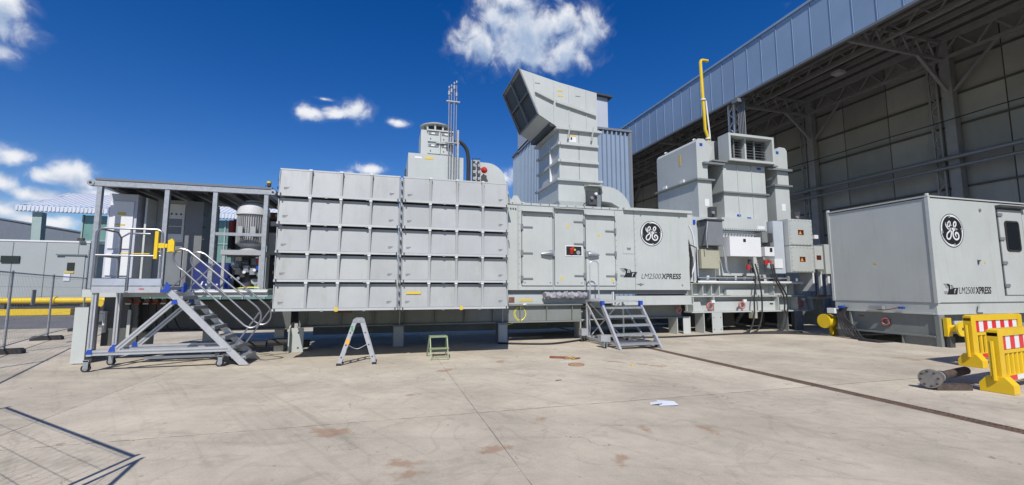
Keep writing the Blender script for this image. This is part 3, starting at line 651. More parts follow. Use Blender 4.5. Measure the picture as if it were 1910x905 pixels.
# vertical cladding seams
for xx in (3.98,5.17,6.27,7.40,8.13): B(xx-.006,xx+.006,EY-.006,EY-.001,1.58,4.25).build('panel_seam', greyp, t)
def hinge(par, x, z, s):
    mb = MB(); mb.box(min(x,x+s*.36),max(x,x+s*.36),EY-.055,EY-.031,z-.022,z+.022); mb.box(x-.035,x+.035,EY-.07,EY-.0305,z-.09,z+.09); mb.build('hinge', greyp, par)
def door(x0, x1, z0, z1, hx, s, hz, drip=True):
    d = B(x0+.012,x1-.012,EY-.03,EY-.002,z0,z1-.02).build('door', paint, t)
    mb = MB(); mb.box(x0-.004,x0+.008,EY-.012,EY-.002,z0,z1); mb.box(x1-.008,x1+.004,EY-.012,EY-.002,z0,z1); mb.box(x0,x1,EY-.012,EY-.002,z0-.016,z0-.003); mb.build('door_gap', darkp, d)
    mb = MB(); mb.hexa([(x0-.01,EY-.16,z1+.02),(x1+.01,EY-.16,z1+.02),(x1+.01,EY-.001,z1+.06),(x0-.01,EY-.001,z1+.06),(x0-.01,EY-.16,z1+.035),(x1+.01,EY-.16,z1+.035),(x1+.01,EY-.001,z1+.075),(x0-.01,EY-.001,z1+.075)]); mb.build('drip_hood', paint, d)
    for z in hz: hinge(d, hx, z, s)
    for xx, zz in ((x0+.1,z1-.11),(x1-.1,z1-.11),(x0+.1,z0+.09),(x1-.1,z0+.09)): MB().cyl((xx,EY-.031,zz),(xx,EY-.04,zz),.018,6).build('stud', darkp, d)
    return d
d1 = door(4.10,5.14,1.70,4.02,4.10,1,(3.55,2.72,1.92))
d2 = door(5.20,6.24,1.70,4.16,6.24,-1,(3.79,3.06,2.02))
d3 = door(6.30,7.38,1.70,4.00,7.38,-1,(3.52,2.75,2.02))
for d, x, s in ((d1,5.1,-1),(d3,6.36,1)):
    mb = MB(); mb.tube([(x,EY-.10,2.73),(x+s*.10,EY-.13,2.73),(x+s*.38,EY-.10,2.70)],.05,8,radii=[.07,.07,.035]); mb.box(x-.09,x+.09,EY-.09,EY-.031,2.64,2.83); mb.build('handle', galv, d)
w = B(5.60,6.14,EY-.036,EY-.0305,2.68,2.97).build('inspection_window', blackp, d2)
mb = MB(); mb.box(5.57,6.17,EY-.045,EY-.037,2.65,2.68); mb.box(5.57,6.17,EY-.045,EY-.037,2.97,3.0); mb.box(5.57,5.6,EY-.045,EY-.037,2.68,2.97); mb.box(6.14,6.17,EY-.045,EY-.037,2.68,2.97); mb.build('frame', whitep, w)
MB().tube([(5.78,EY-.04,2.72),(5.77,EY-.06,2.86),(5.86,EY-.05,2.93)],.05,8,radii=[.05,.08,.03]).build('red_valve', redp, w)
MB().cyl((6.02,EY-.039,2.77),(6.02,EY-.06,2.77),.07,12).build('gauge', galv, w); MB().cyl((5.9,EY-.039,2.86),(5.9,EY-.06,2.86),.035,8).build('valve', ysticker, w)
for par, x, z in ((d2,5.68,3.62),(d2,5.43,1.92),(d3,6.78,3.37),(d3,7.25,1.9)): MB().cyl((x,EY-.0315,z),(x,EY-.034,z),.05,12).build('sticker', ysticker, par)
hp = B(7.68,8.10,EY-.012,EY-.002,2.78,3.12).build('hatch', paint, t); mb = MB(); mb.tube([(7.84,EY-.012,2.98),(7.84,EY-.05,2.96),(7.95,EY-.05,2.96),(7.95,EY-.012,2.98)],.012,6); mb.build('pull', darkp, hp)
for q in range(12):
    for xx in (4.02,7.44,8.16): MB().cyl((xx,EY-.001,1.75+q*.21),(xx,EY-.008,1.75+q*.21),.012,6).build('rivet', greyp, t)
for x,z in ((3.74,4.13),(3.82,4.13),(3.90,4.12)): MB().cyl((x,EY-.004,z),(x,EY-.03,z),.022,8).build('stud', darkp, t)
for x,z in ((8.4,4.12),(9.95,4.12),(9.98,1.72)): MB().cyl((x,EY-.001,z),(x,EY-.012,z),.03,8).build('lug', greyp, t)
mb = MB(); mb.cyl((8.32,EY-.001,1.75),(8.32,EY-.02,1.75),.045,8); mb.box(8.2,8.44,EY-.012,EY-.001,1.735,1.765); mb.build('fitting', greyp, t)

def round_logo(par, c, r):
    U, V = Vector((1,0,0)), Vector((0,0,1))
    flat(annulus(.955,1.0), 'logo_ring', blackp, par, c, U*r, V*r, .004)
    flat(annulus(.88,.953), 'logo_ring', whitep, par, c, U*r, V*r, .004)
    flat([circle(.885)], 'logo_disc', blackp, par, c, U*r, V*r, .006)
    polys = []
    for q in range(4):                               # four water-drop curls on the rim
        a0 = 100-q*90; sec = []
        for i in range(13):
            tt = i/12; a = R(a0-tt*86); ro = .935; th = .03+.10*(1-tt)**1.3
            rin = (.80 if i < 2 else .0)
            sec.append(((ro*math.cos(a), ro*math.sin(a)), ((ro-th)*math.cos(a), (ro-th)*math.sin(a))))
        for A_, B_ in zip(sec, sec[1:]): polys.append([A_[0],B_[0],B_[1],A_[1]][::-1])
        a = R(a0-2); polys.append([(.835*math.cos(a)+.062*math.cos(R(k*36)), .835*math.sin(a)+.062*math.sin(R(k*36))) for k in range(10)])
    def cv(pts): return [((x-417)/318, (455-y)/345) for x, y in pts]
    G = [(262,312),(266,355),(298,405),(348,430),(388,412),(408,352)]
    G2 = [(345,428),(318,385),(312,330),(340,280),(372,272),(386,305),(368,355),(322,398)]
    G3 = [(402,372),(398,440),(388,520),(362,590),(318,630),(276,622),(260,580),(285,515),(350,468),(425,425),(495,378),(537,330),(540,288),(516,270),(484,296),(470,345),(482,392),(512,418),(548,424)]
    E3 = [(510,424),(462,446),(432,505),(440,580),(485,628),(535,630),(580,595),(584,535),(550,495),(512,500),(498,535),(516,568)]
    for q in range(4): flat(polys[q*13:(q+1)*13], 'logo_curl', whitep, par, c, U*r, V*r, .009)
    for grp in ((G,.085),(G2,.075),(G3,.09)),((E3,.10),):
        flat([p_ for st, ww in grp for p_ in ribbon(cv(st), ww)], 'logo_letter', whitep, par, c, U*r, V*r, .009)
def train_mark(par, O, L, H):
    U, V = Vector((L,0,0)), Vector((0,0,H)); O = Vector(O)
    flat([[(.20,.0),(.88,.0),(.93,.32),(.30,.32)],[(.30,.32),(.62,.32),(.68,.64),(.62,.86),(.44,.90),(.36,1.0),(.22,1.0),(.36,.66)],[(.62,.32),(.93,.32),(1.0,.62),(.68,.60)]], 'train_emblem', blackp, par, O, U, V, .005)
    flat([[(.0,1.0),(.26,1.0),(.22,.92),(.03,.92)],[(.07,.84),(.28,.84),(.30,.76),(.11,.76)],[(.12,.66),(.32,.66),(.34,.60),(.16,.60)],[(.0,.28),(.24,.28),(.24,.20),(.0,.20)],[(.02,.12),(.24,.12),(.24,.05),(.02,.05)],[(.89,.0),(.92,.0),(1.03,.62),(1.005,.62)]], 'speed_lines', greyprint, par, O, U, V, .005)
    for pg in ([(.44,.50),(.48,.50),(.51,.84),(.47,.86)],[(.54,.52),(.57,.52),(.60,.80),(.57,.82)],[(.70,.10),(.73,.10),(.77,.40),(.84,.46),(.83,.52),(.74,.46)]): flat([pg], 'emblem_cutout', whitep, par, O, U, V, .008)
def wordmark(par, O, L, H):
    O = Vector(O)
    text('LM2500', H*1.38, blackp, par, O, (1,0,0), (0,0,1), .005, 'lettering', shear=.22, offset=-.003, width=L*.485)
    text('XPRESS', H*1.38, blackp, par, O+Vector((L*.49,0,0)), (1,0,0), (0,0,1), .005, 'lettering', shear=.2, offset=.006, width=L*.51)
round_logo(t, (8.81,EY-.0,3.50), .44)
train_mark(t, (7.55,EY-.001,1.98), .64, .30)
wordmark(t, (8.36,EY-.001,1.94), 1.58, .185)
# base under the enclosure
mb = MB(); mb.box(3.66,10.25,EY+.12,16.3,1.42,1.558); mb.build('recess', greyp, t)
mb = MB(); mb.box(3.66,7.25,EY-.01,EY+.2,1.12,1.41); mb.build('base_beam', paint, t)
mb = MB(); mb.box(7.36,10.32,EY-.02,EY+.2,1.08,1.36); mb.box(7.30,10.40,EY-.05,EY+.2,1.05,1.078); mb.build('base_beam', paint, t)
B(7.26,7.29,EY-.03,EY+.1,1.06,1.5).build('joint_plate', whitep, t)
B(4.02,4.45,EY-.016,EY-.011,1.21,1.28).build('warning_strip', ysticker, t); B(3.68,3.86,EY-.016,EY-.011,1.17,1.34).build('sign', brownv, t)
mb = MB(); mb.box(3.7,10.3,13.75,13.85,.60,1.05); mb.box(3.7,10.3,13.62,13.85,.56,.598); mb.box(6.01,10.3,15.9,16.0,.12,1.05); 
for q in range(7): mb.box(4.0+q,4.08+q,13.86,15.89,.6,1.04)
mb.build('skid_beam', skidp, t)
for q in range(7): B(3.85+q*.42,3.89+q*.42,13.12,13.17,.72+.1*(q%2),1.11).build('hanger', whitep, t)
MB().tube([(3.8,13.3,.85),(6.2,13.3,.85)],.03,6).build('under_pipe', galv, t); MB().tube([(4.4,13.4,.95),(6.9,13.4,.95)],.02,6).build('under_pipe', darkp, t)
for xx, y0 in ((6.12,13.3),(10.0,13.6)):
    mb = MB(); mb.box(xx,xx+.03,y0,y0+.5,.004,.60); mb.box(xx+.26,xx+.56,y0,y0+.02,.004,.60) if xx > 8 else mb.box(xx+.2,xx+.23,y0,y0+.5,.004,.6); mb.box(xx,xx+.5,y0+.02,y0+.5,.58,.6); mb.box(xx+.03,xx+.26,y0+.45,y0+.48,.004,.58)
    mb.build('skid_leg', paint, t)
for xx in (10.05,): MB().tube(arc((xx,13.55,.86),.10,0,360,12,'xz'),.03,6).build('lifting_ring', pinkp, t)

# ------------------------------------------------------------------ exhaust / ventilation stack on the enclosure roof
s = thing('vent_stack', 'tall square grey duct stack with a slanted open hood turned left', 'stack', (6.7,15.6,4.3))
SX0, SX1, SY0, SY1 = 5.95, 7.5, 14.5, 16.75
mb = MB(); mb.box(5.9,7.5,14.5,16.7,4.75,5.48); mb.build('base_box', paint, s)
mb = MB(); mb.box(5.55,7.7,14.3,16.9,4.34,4.42); mb.hexa([(6.1,14.6,4.42),(7.4,14.6,4.42),(7.4,16.6,4.42),(6.1,16.6,4.42),(5.9,14.5,4.75),(7.5,14.5,4.75),(7.5,16.7,4.75),(5.9,16.7,4.75)]); mb.build('transition', paint, s)
B(5.82,7.62,14.38,16.87,5.482,5.56).build('flange', paint, s)
B(SX0,SX1,SY0,SY1,5.562,7.38).build('duct', paint, s)
B(5.80,7.62,14.38,16.9,7.382,7.46).build('flange', paint, s)
prof = [(5.13,7.91),(5.93,7.462),(7.5,7.462),(7.5,8.98),(6.0,9.20),(4.42,9.52)]
mb = MB(); n = len(prof)
vs_ = [(x,SY0,z) for x,z in prof]+[(x,SY1,z) for x,z in prof]
fs_ = [list(range(n)), [n+i for i in range(n)][::-1]]+[(i,i+n,(i+1)%n+n,(i+1)%n) for i in range(n) if i != n-1]
mb.add(vs_, fs_)
vi = [(5.13+.06,SY0+.04,7.93),(4.42+.06,SY0+.04,9.47),(4.42+.06,SY1-.04,9.47),(5.13+.06,SY1-.04,7.93)]
hd = mb.build('hood', paint, s)
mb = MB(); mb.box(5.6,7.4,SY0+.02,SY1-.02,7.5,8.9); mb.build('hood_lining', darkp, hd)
mb = MB(); mb.add([(5.19,SY0+.02,7.93),(4.50,SY0+.02,9.45),(4.50,SY1-.02,9.45),(5.19,SY1-.02,7.93)], [(0,1,2,3)]); mb.build('mesh_screen', mat('screen_mesh',(.05,.055,.06),.6,var=.2,scale=40), hd)
mb = MB()
def lerp3(u, w): return Vector((5.13+(4.42-5.13)*u, SY0+(SY1-SY0)*w, 7.91+(9.52-7.91)*u))
for w_ in (0,.5,1): mb.bar(lerp3(0,w_),lerp3(1,w_),.05,.05)
for u_ in (0,.5,1): mb.bar(lerp3(u_,0),lerp3(u_,1),.05,.05)
mb.build('mouth_frame', greyp, hd)
for x0_, z0_, x1_, z1_ in ((5.75,7.56,5.75,9.2),(6.35,7.5,6.35,9.1),(7.05,7.5,7.05,9.0),(5.05,8.1,4.95,9.35)): MB().bar((x0_,SY0-.012,z0_),(x1_,SY0-.012,z1_),.03,.025,(0,1,0)).build('hood_seam', paint, hd)
def slotted(par, p0, p1, nslots, y):
    p0, p1 = Vector(p0), Vector(p1); mb = MB(); mb.bar(p0,p1,.10,.09,(0,0,1)); br = mb.build('stiffener', paint, par)
    for q in range(nslots):
        a = p0.lerp(p1,(q+.22)/nslots); c = p0.lerp(p1,(q+.78)/nslots); up_ = Vector((0,0,.047))
        MB().bar(a+Vector((0,-.02,.046)),c+Vector((0,-.02,.046)),.05,.006).build('slot', whitep, br)
slotted(hd,(5.02,SY0-.052,8.72),(5.72,SY0-.052,8.46),3,SY0); slotted(hd,(5.82,SY0-.052,8.42),(7.42,SY0-.052,8.08),5,SY0)
slotted(s,(5.97,SY0-.052,6.86),(7.48,SY0-.052,6.86),8,SY0); slotted(s,(5.97,SY0-.052,6.22),(7.48,SY0-.052,6.22),8,SY0)
for z0,z1 in ((5.58,6.16),(6.28,6.80),(6.92,7.36)): B(6.72,6.74,SY0-.012,SY0-.001,z0,z1).build('duct_seam', greyp, s)
for z in (6.86,6.22): B(SX0-.09,SX0-.001,SY0-.1,SY1,z-.045,z+.045).build('side_stiffener', paint, s)
B(SX0-.085,SX0-.004,SY0+.75,SY0+.80,5.6,7.0).build('corner_rib', whitep, s)
for xx in (6.28,7.22): MB().bar((xx+.05,SY0-.13,7.55),(xx-.03,SY0-.10,7.05),.03,.09,(0,1,0)).build('flange_bracket', paint, s)
n_ = B(6.36,6.62,SY0-.006,SY0-.001,6.97,7.22).build('notice', whitep, s); B(6.36,6.62,SY0-.010,SY0-.0065,7.18,7.23).build('notice_stripe', ysticker, n_); B(6.4,6.46,SY0-.010,SY0-.0065,7.05,7.15).build('notice_symbol', blackp, n_)
for xx, zz in ((5.12,9.40),(6.72,9.10)):
    mb = MB(); c_ = arc((xx,15.0,zz+.10),.085,-30,210,10,'xz'); mb.tube(c_,.03,6); mb.box(xx-.1,xx+.1,14.97,15.03,zz-.1,zz+.06); mb.build('lifting_lug', paint, hd)
    B(xx-.1,xx+.1,SY0-.006,SY0-.001,zz-.35,zz-.33).build('stencil', greyprint, hd)
for zz in (8.86,8.66): B(5.9,6.12,SY0-.006,SY0-.001,zz,zz+.05).build('sticker', ysticker, hd)
# small elbow duct and actuator at the foot of the stack
e = thing('elbow_duct', 'pale curved duct elbow against the foot of the slanted-hood stack', 'duct', (8,15,4.35))
mb = MB(); out_ = [(7.72+1.0*math.sin(R(q*9)),4.36+.98*math.cos(R(q*9))) for q in range(11)]
mb.prism([(7.52,5.34),(7.70,5.34)]+out_[1:]+[(8.45,4.36),(8.2,4.6),(7.9,4.75),(7.52,4.78)],'y',14.3,15.7); mb.build('elbow', paint, e)
a = thing('damper_actuator', 'dark damper actuator with hood beside the foot of the slanted stack', 'actuator', (7.1,14.2,4.6))
B(6.95,7.28,14.22,14.46,4.62,5.1).build('body', darkp, a); MB().cyl((7.05,14.2,4.85),(7.05,14.14,4.85),.06,12).build('wheel', greyp, a)
mb = MB(); mb.hexa([(6.9,14.1,5.28),(7.5,14.1,5.28),(7.5,14.47,5.32),(6.9,14.47,5.32),(6.9,14.1,5.31),(7.5,14.1,5.31),(7.5,14.47,5.40),(6.9,14.47,5.40)]); mb.build('rain_hood', paint, a)
B(7.3,7.45,14.25,14.47,4.44,5.0).build('junction_box', greyp, a); MB().tube(crom([(6.95,14.2,4.7),(6.75,14.15,4.62),(6.7,14.15,4.45),(6.85,14.12,4.36)],5),.015,6).build('cable', rubber, a)
MB().cyl((7.2,14.2,5.0),(7.2,14.1,5.0),.05,10).build('gauge', whitep, a)
lb = thing('lifting_bracket', 'grey lifting bracket plates on the enclosure roof by the intake', 'bracket', (3.9,13.6,4.33))
mb = MB(); mb.prism([(3.70,4.335),(4.35,4.335),(4.3,4.42),(4.18,4.42),(4.06,4.62),(3.92,4.62),(3.85,4.45),(3.72,4.45)],'y',13.5,13.54); mb.build('plate', paint, lb); mb = MB(); mb.prism([(3.70,4.335),(4.25,4.335),(4.1,4.56),(3.9,4.56)],'y',13.75,13.79); mb.build('plate', paint, lb)
B(3.66,4.4,13.45,13.9,4.332,4.36).build('foot_plate', paint, lb)

# tarpaulin roll and hose at the enclosure base
mb = MB(); pts = []; rad = []
for i in range(61):
    u = i/60; x = 4.78+u*1.46
    pts.append((x,12.98+.012*math.sin(i*1.7),1.385+.012*math.sin(i*2.3))); rad.append(.105+.014*math.sin(i*1.9)+.010*random.uniform(-1,1)+.010*math.sin(i*.7))
mb.tube(pts,.1,14,radii=rad)
tv = [p.copy() for p in mb.v]
for i,p in enumerate(mb.v): p.y += .012*math.sin(p.x*38+p.z*55); p.z += .010*math.sin(p.x*45-p.y*40)
solo(mb,'tarpaulin_roll',cloth,'rolled grey tarpaulin tied along the enclosure base','tarpaulin')
mb = MB()
for q in range(7):
    r_ = .20+.012*(q%3); cx_ = 3.98+.015*math.sin(q*2.1); mb.tube([(cx_+r_*.85*math.cos(R(a_))+.01*math.sin(a_),13.02-.012*q,.84+r_*math.sin(R(a_))) for a_ in range(0,361,24)],.014,6)
mb.tube(crom([(3.85,13.0,.68),(3.78,13.0,.58),(3.6,13.02,.52),(3.4,13.05,.55)],5),.012,6)
solo(mb,'hose_coil',yhose,'coiled yellow hose hanging under the enclosure base','hose')
mb = MB(); mb.tube(crom([(4.0,13.0,1.05),(4.15,12.98,1.12),(4.22,12.98,1.0),(4.18,12.98,.9)],5),.03,8); mb.cyl((3.72,12.98,.95),(3.72,12.98,.72),.025,8); solo(mb,'white_strap',whitep,'short white strap and hook holding the coiled yellow hose','strap')
# ================================================================== CANOPY SKID ON THE LEFT
c = thing('canopy_skid', 'open steel canopy with a dark flat roof over cabinets and motor', 'canopy', (-4.5,13,0))
CY = 11.7
for x in (-6.12,-4.85,-3.89,-2.82):
    mb = MB(); mb.box(x-.045,x+.045,CY-.045,CY+.045,1.6,3.9); mb.build('post', skidp if False else galv, c)
    mb = MB(); mb.box(x-.045,x+.045,14.4,14.5,1.6,3.9); mb.build('post', galv, c)
mb = MB(); mb.box(-6.25,-2.68,CY-.06,CY+.06,3.86,3.98); mb.build('roof_rail', galv, c)
for xa in (-6.18,-2.88): B(xa,xa+.12,CY+.061,14.5,3.86,3.98).build('roof_rail', galv, c)
for q in range(6): B(-5.9+q*.58,-5.83+q*.58,CY+.07,14.4,3.82,3.95).build('rafter', darkp, c)
mb = MB(); mb.hexa([(-6.2,CY-.075,3.985),(-2.70,CY-.075,3.985),(-2.70,14.7,4.02),(-6.2,14.7,4.02),(-6.2,CY-.075,4.035),(-2.70,CY-.075,4.035),(-2.70,14.7,4.07),(-6.2,14.7,4.07)]); mb.build('roof_sheet', farroof, c)
for x in (-6.28,-2.68):
    mb = MB(); mb.cyl((x,CY-.075,3.92),(x,CY+.05,3.92),.07,10); ey = mb.build('end_eye', galv, c); MB().cyl((x,CY-.085,3.92),(x,CY-.076,3.92),.025,8).build('eye_hole', blackp, ey)
B(-3.89+.046,-2.82-.046,CY-.03,CY+.03,2.84,2.91).build('cross_rail', galv, c)
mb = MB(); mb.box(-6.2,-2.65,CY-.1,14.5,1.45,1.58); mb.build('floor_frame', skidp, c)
B(-6.2,-2.65,CY-.135,CY-.102,1.42,1.585).build('floor_channel', paint, c)
B(-4.25,-2.65,CY-.2,CY-.14,1.52,1.56).build('floor_lip', whitep, c)
mb = MB(); mb.box(-6.1,-2.3,12.5,12.6,.62,1.3); mb.box(-6.1,-2.3,12.38,12.6,.58,.615); mb.box(-6.1,-2.3,14.3,14.4,.6,1.3); mb.build('skid_beam', skidshade, c)
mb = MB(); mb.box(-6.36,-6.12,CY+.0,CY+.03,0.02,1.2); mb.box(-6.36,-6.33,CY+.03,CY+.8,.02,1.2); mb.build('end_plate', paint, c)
B(-6.11,-5.44,12.2,12.26,.32,1.44).build('recess_door', skidshade, c); B(-5.62,-5.56,12.14,12.19,.5,1.12).build('lit_edge', paint, c); B(-6.06,-6.02,12.1,12.19,.62,1.1).build('lit_edge', whitep, c)  # pale strips put in as the sunlit edges of the recess
for x in (-5.6,-4.2,-2.6):
    mb = MB(); mb.box(x-.1,x+.12,12.7,13.1,.004,.6); mb.build('skid_leg', paint, c)
for q in range(6):
    x = -5.62+q*.17
    v_ = MB().cyl((x,12.15,1.32),(x,12.35,1.32),.055,10).build('drain_valve', brownv, c); MB().tube([(x-.05,12.12,1.26),(x+.05,12.12,1.26)],.018,6).build('lever', redp if q%2 else whitep, v_)
    MB().tube(crom([(x,12.2,1.28),(x+.02,12.2,1.0),(x+.1*(q-2.5)/2,12.25,.7),(x+.15*(q-2)/2,12.3,.62)],4),.014,6).build('drain_hose', rubber, c)
for q in range(5): MB().tube([(-4.3+q*.5,12.6,.2+.05*(q%2)),(-3.85+q*.5,12.6,.2+.05*(q%2))],.09,10).build('pipe_end', rubber, c)
# cabinets
k = thing('white_cabinet', 'white control cabinet with yellow labels under the canopy', 'cabinet', (-5.9,12.5,1.58))
B(-6.20,-5.64,12.2,12.95,1.85,3.8).build('body', mat('lilac_grey',(.46,.48,.55),.45,var=.03), k)  # lilac frame; above the door its tint also stands for the roof's shade
B(-6.15,-5.70,12.17,12.199,2.52,3.62).build('door', whitep, k); B(-6.15,-5.70,12.17,12.199,1.9,2.42).build('lower_door', whitep, k)
B(-6.0,-5.84,12.163,12.169,3.30,3.36).build('label_plate', ysticker, k); B(-6.02,-5.84,12.163,12.169,3.06,3.09).build('label_plate', ysticker, k)
B(-6.15,-5.7,12.3,12.85,1.585,1.85).build('plinth', darkp, k)
k = thing('open_cabinet', 'grey cabinet with glazed door panel next to the white cabinet', 'cabinet', (-5.1,13,1.58))
B(-5.48,-4.78,12.75,13.5,1.6,3.8).build('body', mat('cabinet_grey',(.30,.31,.32),.5,var=.05), k)
B(-5.53,-5.49,12.3,13.4,1.7,3.75).build('side_door', mat('pale_green',(.5,.53,.5),.5), k)
p_ = B(-5.25,-4.88,12.72,12.749,2.75,3.7).build('inner_panel', mat('panel_cream',(.62,.62,.60),.5), k)
for z0 in (2.95,3.15): B(-5.2,-4.93,12.712,12.719,z0,z0+.18).build('display', greyp, p_)
for q in range(3): MB().cyl((-5.16+q*.1,12.712,3.45),(-5.16+q*.1,12.719,3.45),.025,8).build('knob', darkp, p_)
B(-5.25,-4.88,12.71,12.749,1.7,2.65).build('lower_panel', greyp, k); B(-5.47,-4.9,12.70,12.71,2.5,2.52).build('yellow_line', ysticker, k)
k = thing('dark_cabinet', 'tall dark grey cabinet with hinges behind the canopy posts', 'cabinet', (-4.5,13,1.58))
B(-4.76,-4.40,12.5,13.6,1.6,3.75).build('body', mat('cabinet_dark',(.15,.155,.16),.5,var=.08), k)
for q in range(6): B(-4.405,-4.36,12.52,12.6,1.9+q*.3,1.94+q*.3).build('hinge', darkp, k)
k = thing('blue_tank', 'dark blue tank with white lettering behind the stair handrails', 'tank', (-4.1,12.8,1.58))
mb = MB(); mb.prism([(-4.5,1.59),(-3.7,1.59),(-3.7,2.15),(-3.78,2.24),(-4.42,2.24),(-4.5,2.15)],'y',12.4,13.2); mb.build('shell', bluetank, k)
text('ALFA', .16, whitep, k, (-4.34,12.4,1.68), (1,0,0), (0,0,1), .004, 'lettering', shear=.2, width=.36) if False else flat([[(0,0),(.1,.0),(.2,.6),(.13,.6)],[(.3,.1),(.42,.1),(.42,.3),(.3,.3)],[(.5,.1),(.6,.1),(.62,.35),(.5,.35)],[(.7,.1),(.8,.12),(.78,.32),(.68,.3)],[(.86,.1),(.96,.1),(.98,.3),(.88,.3)]],'mark',whitep,k,(-4.34,12.4,1.66),(.4,0,0),(0,0,.2),.004)
# vertical motor on its frame
m = thing('electric_motor', 'large vertical finned grey electric motor on a pump frame', 'motor', (-3.2,12.16,1.58))
MX, MY = -3.20, 12.16
MB().cyl((MX,MY,2.66),(MX,MY,3.40),.31,28).build('stator', motorp, m)
for q in range(44):
    a = R(q*360/44); d_ = Vector((math.cos(a),math.sin(a),0)); p0 = Vector((MX,MY,2.70))+d_*.325; 
    mb = MB(); mb.bar(p0,p0+Vector((0,0,.66)),.010,.05,d_); mb.build('fin', motorp, m)
MB().tube([(MX,MY,3.40),(MX,MY,3.44),(MX,MY,3.58),(MX,MY,3.68),(MX,MY,3.72)],.32,28,radii=[.37,.37,.35,.25,.14]).build('fan_cover', mat('motor_light',(.52,.53,.53),.4,var=.03), m)
MB().tube([(MX,MY,3.72),(MX,MY,3.75),(MX,MY,3.76)],.2,20,radii=[.2,.2,.18]).build('top_plate', motorp, m)
MB().tube([(MX,MY,2.52),(MX,MY,2.6),(MX,MY,2.68)],.3,24,radii=[.30,.22,.34]).build('lower_flange', motorp, m)
for xx in (-.16,.12): B(MX+xx-.05,MX+xx+.05,MY-.42,MY-.30,2.92,3.08).build('terminal_box', motorp, m)
mb = MB(); mb.box(-3.75,-2.88,11.80,12.6,2.40,2.515)
for xx in (-3.72,-2.94):
    for yy in (11.82,12.52): mb.box(xx,xx+.06,yy,yy+.06,1.58,2.40)
mb.build('pump_frame', motorp, m)
k = thing('pump_set', 'cluster of dark pumps, valves and gauges beneath the vertical motor', 'pump', (-3.3,12.4,1.58))
rc = [darkp,darkp,greyp,galv,rubber,darkp,motorp]
for q in range(26):
    x, y_, z = random.uniform(-3.65,-2.98), random.uniform(12.1,12.6), random.uniform(1.7,2.3); r_ = random.uniform(.03,.09)
    dv = random.choice([(0,-.12,0),(.14,0,0),(0,0,.16)]); MB().cyl((x,y_,z),(x+dv[0],y_+dv[1],z+dv[2]),r_,10).build(random.choice(['valve_body','coupling','pump_casing']), random.choice(rc), k)
for x, z, m_ in ((-3.55,2.2,whitep),(-3.3,2.0,whitep),(-3.08,2.05,whitep),(-3.42,1.85,galv)): MB().cyl((x,12.08,z),(x,12.04,z),.035,12).build('gauge', m_, k)
MB().cyl((-3.0,12.05,2.22),(-3.0,12.05,2.34),.05,10).build('red_cap', redp, k); MB().cyl((-3.0,12.05,2.05),(-3.0,12.05,2.15),.05,10).build('blue_cap', blueplastic, k); B(-3.75,-3.6,12.0,12.2,1.6,1.85).build('blue_canister', blueplastic, k)
MB().cyl((-3.3,12.35,1.6),(-3.3,12.35,2.38),.15,14).build('pump_column', darkp, k)
MB().tube(crom([(-3.4,11.75,1.60),(-3.1,11.72,1.63),(-2.8,11.72,1.62),(-2.75,11.75,1.60)],5),.015,6).build('yellow_hose', yhose, k)
k = thing('oil_cooler', 'dark radiator and red-topped filter standing beside the motor', 'cooler', (-3.75,13,1.58))
B(-3.85,-3.55,12.9,13.6,1.6,3.4).build('core', darkp, k); MB().tube([(-3.86,12.8,2.4),(-3.86,12.8,3.3)],.06,10).build('filter', rubber, k); MB().cyl((-3.84,12.78,3.0),(-3.84,12.78,3.35),.07,10).build('red_top', mat('dark_red',(.25,.03,.03),.5), k)
k = thing('electrical_rack', 'pale rack of boxes between the motor and the intake', 'rack', (-2.5,13,1.12))
B(-3.15,-2.35,13.4,14.2,1.6,3.7).build('frame', darkp, k); B(-3.05,-2.6,13.1,13.39,2.5,3.1).build('white_box', paint, k); B(-3.05,-2.6,13.2,13.39,3.3,3.42).build('bracket', whitep, k); B(-3.0,-2.6,13.0,13.39,1.6,2.4).build('dark_box', darkp, k)
B(-3.1,-2.5,13.3,13.39,3.5,3.64).build('rusty_bar', brownv, k)
k = thing('beacon_lamp', 'small yellow-topped beacon on a bracket above the canopy roof', 'lamp', (-3.0,12.6,4.05))
MB().tube([(-2.93,12.6,4.06),(-2.93,12.6,4.12),(-3.0,12.6,4.2),(-3.0,12.6,4.26)],.02,6).build('bracket', darkp, k); mb = MB(); mb.cyl((-3.0,12.6,4.26),(-3.0,12.6,4.34),.05,10); mb.build('body', darkp, k); MB().cyl((-3.0,12.6,4.341),(-3.0,12.6,4.39),.055,12).build('lens', yellow, k)
for q in range(3): MB().tube([(-3.06+.05*q,12.55,4.28),(-3.06+.05*q,12.55,4.12)],.008,5).build('wire', rubber, k)

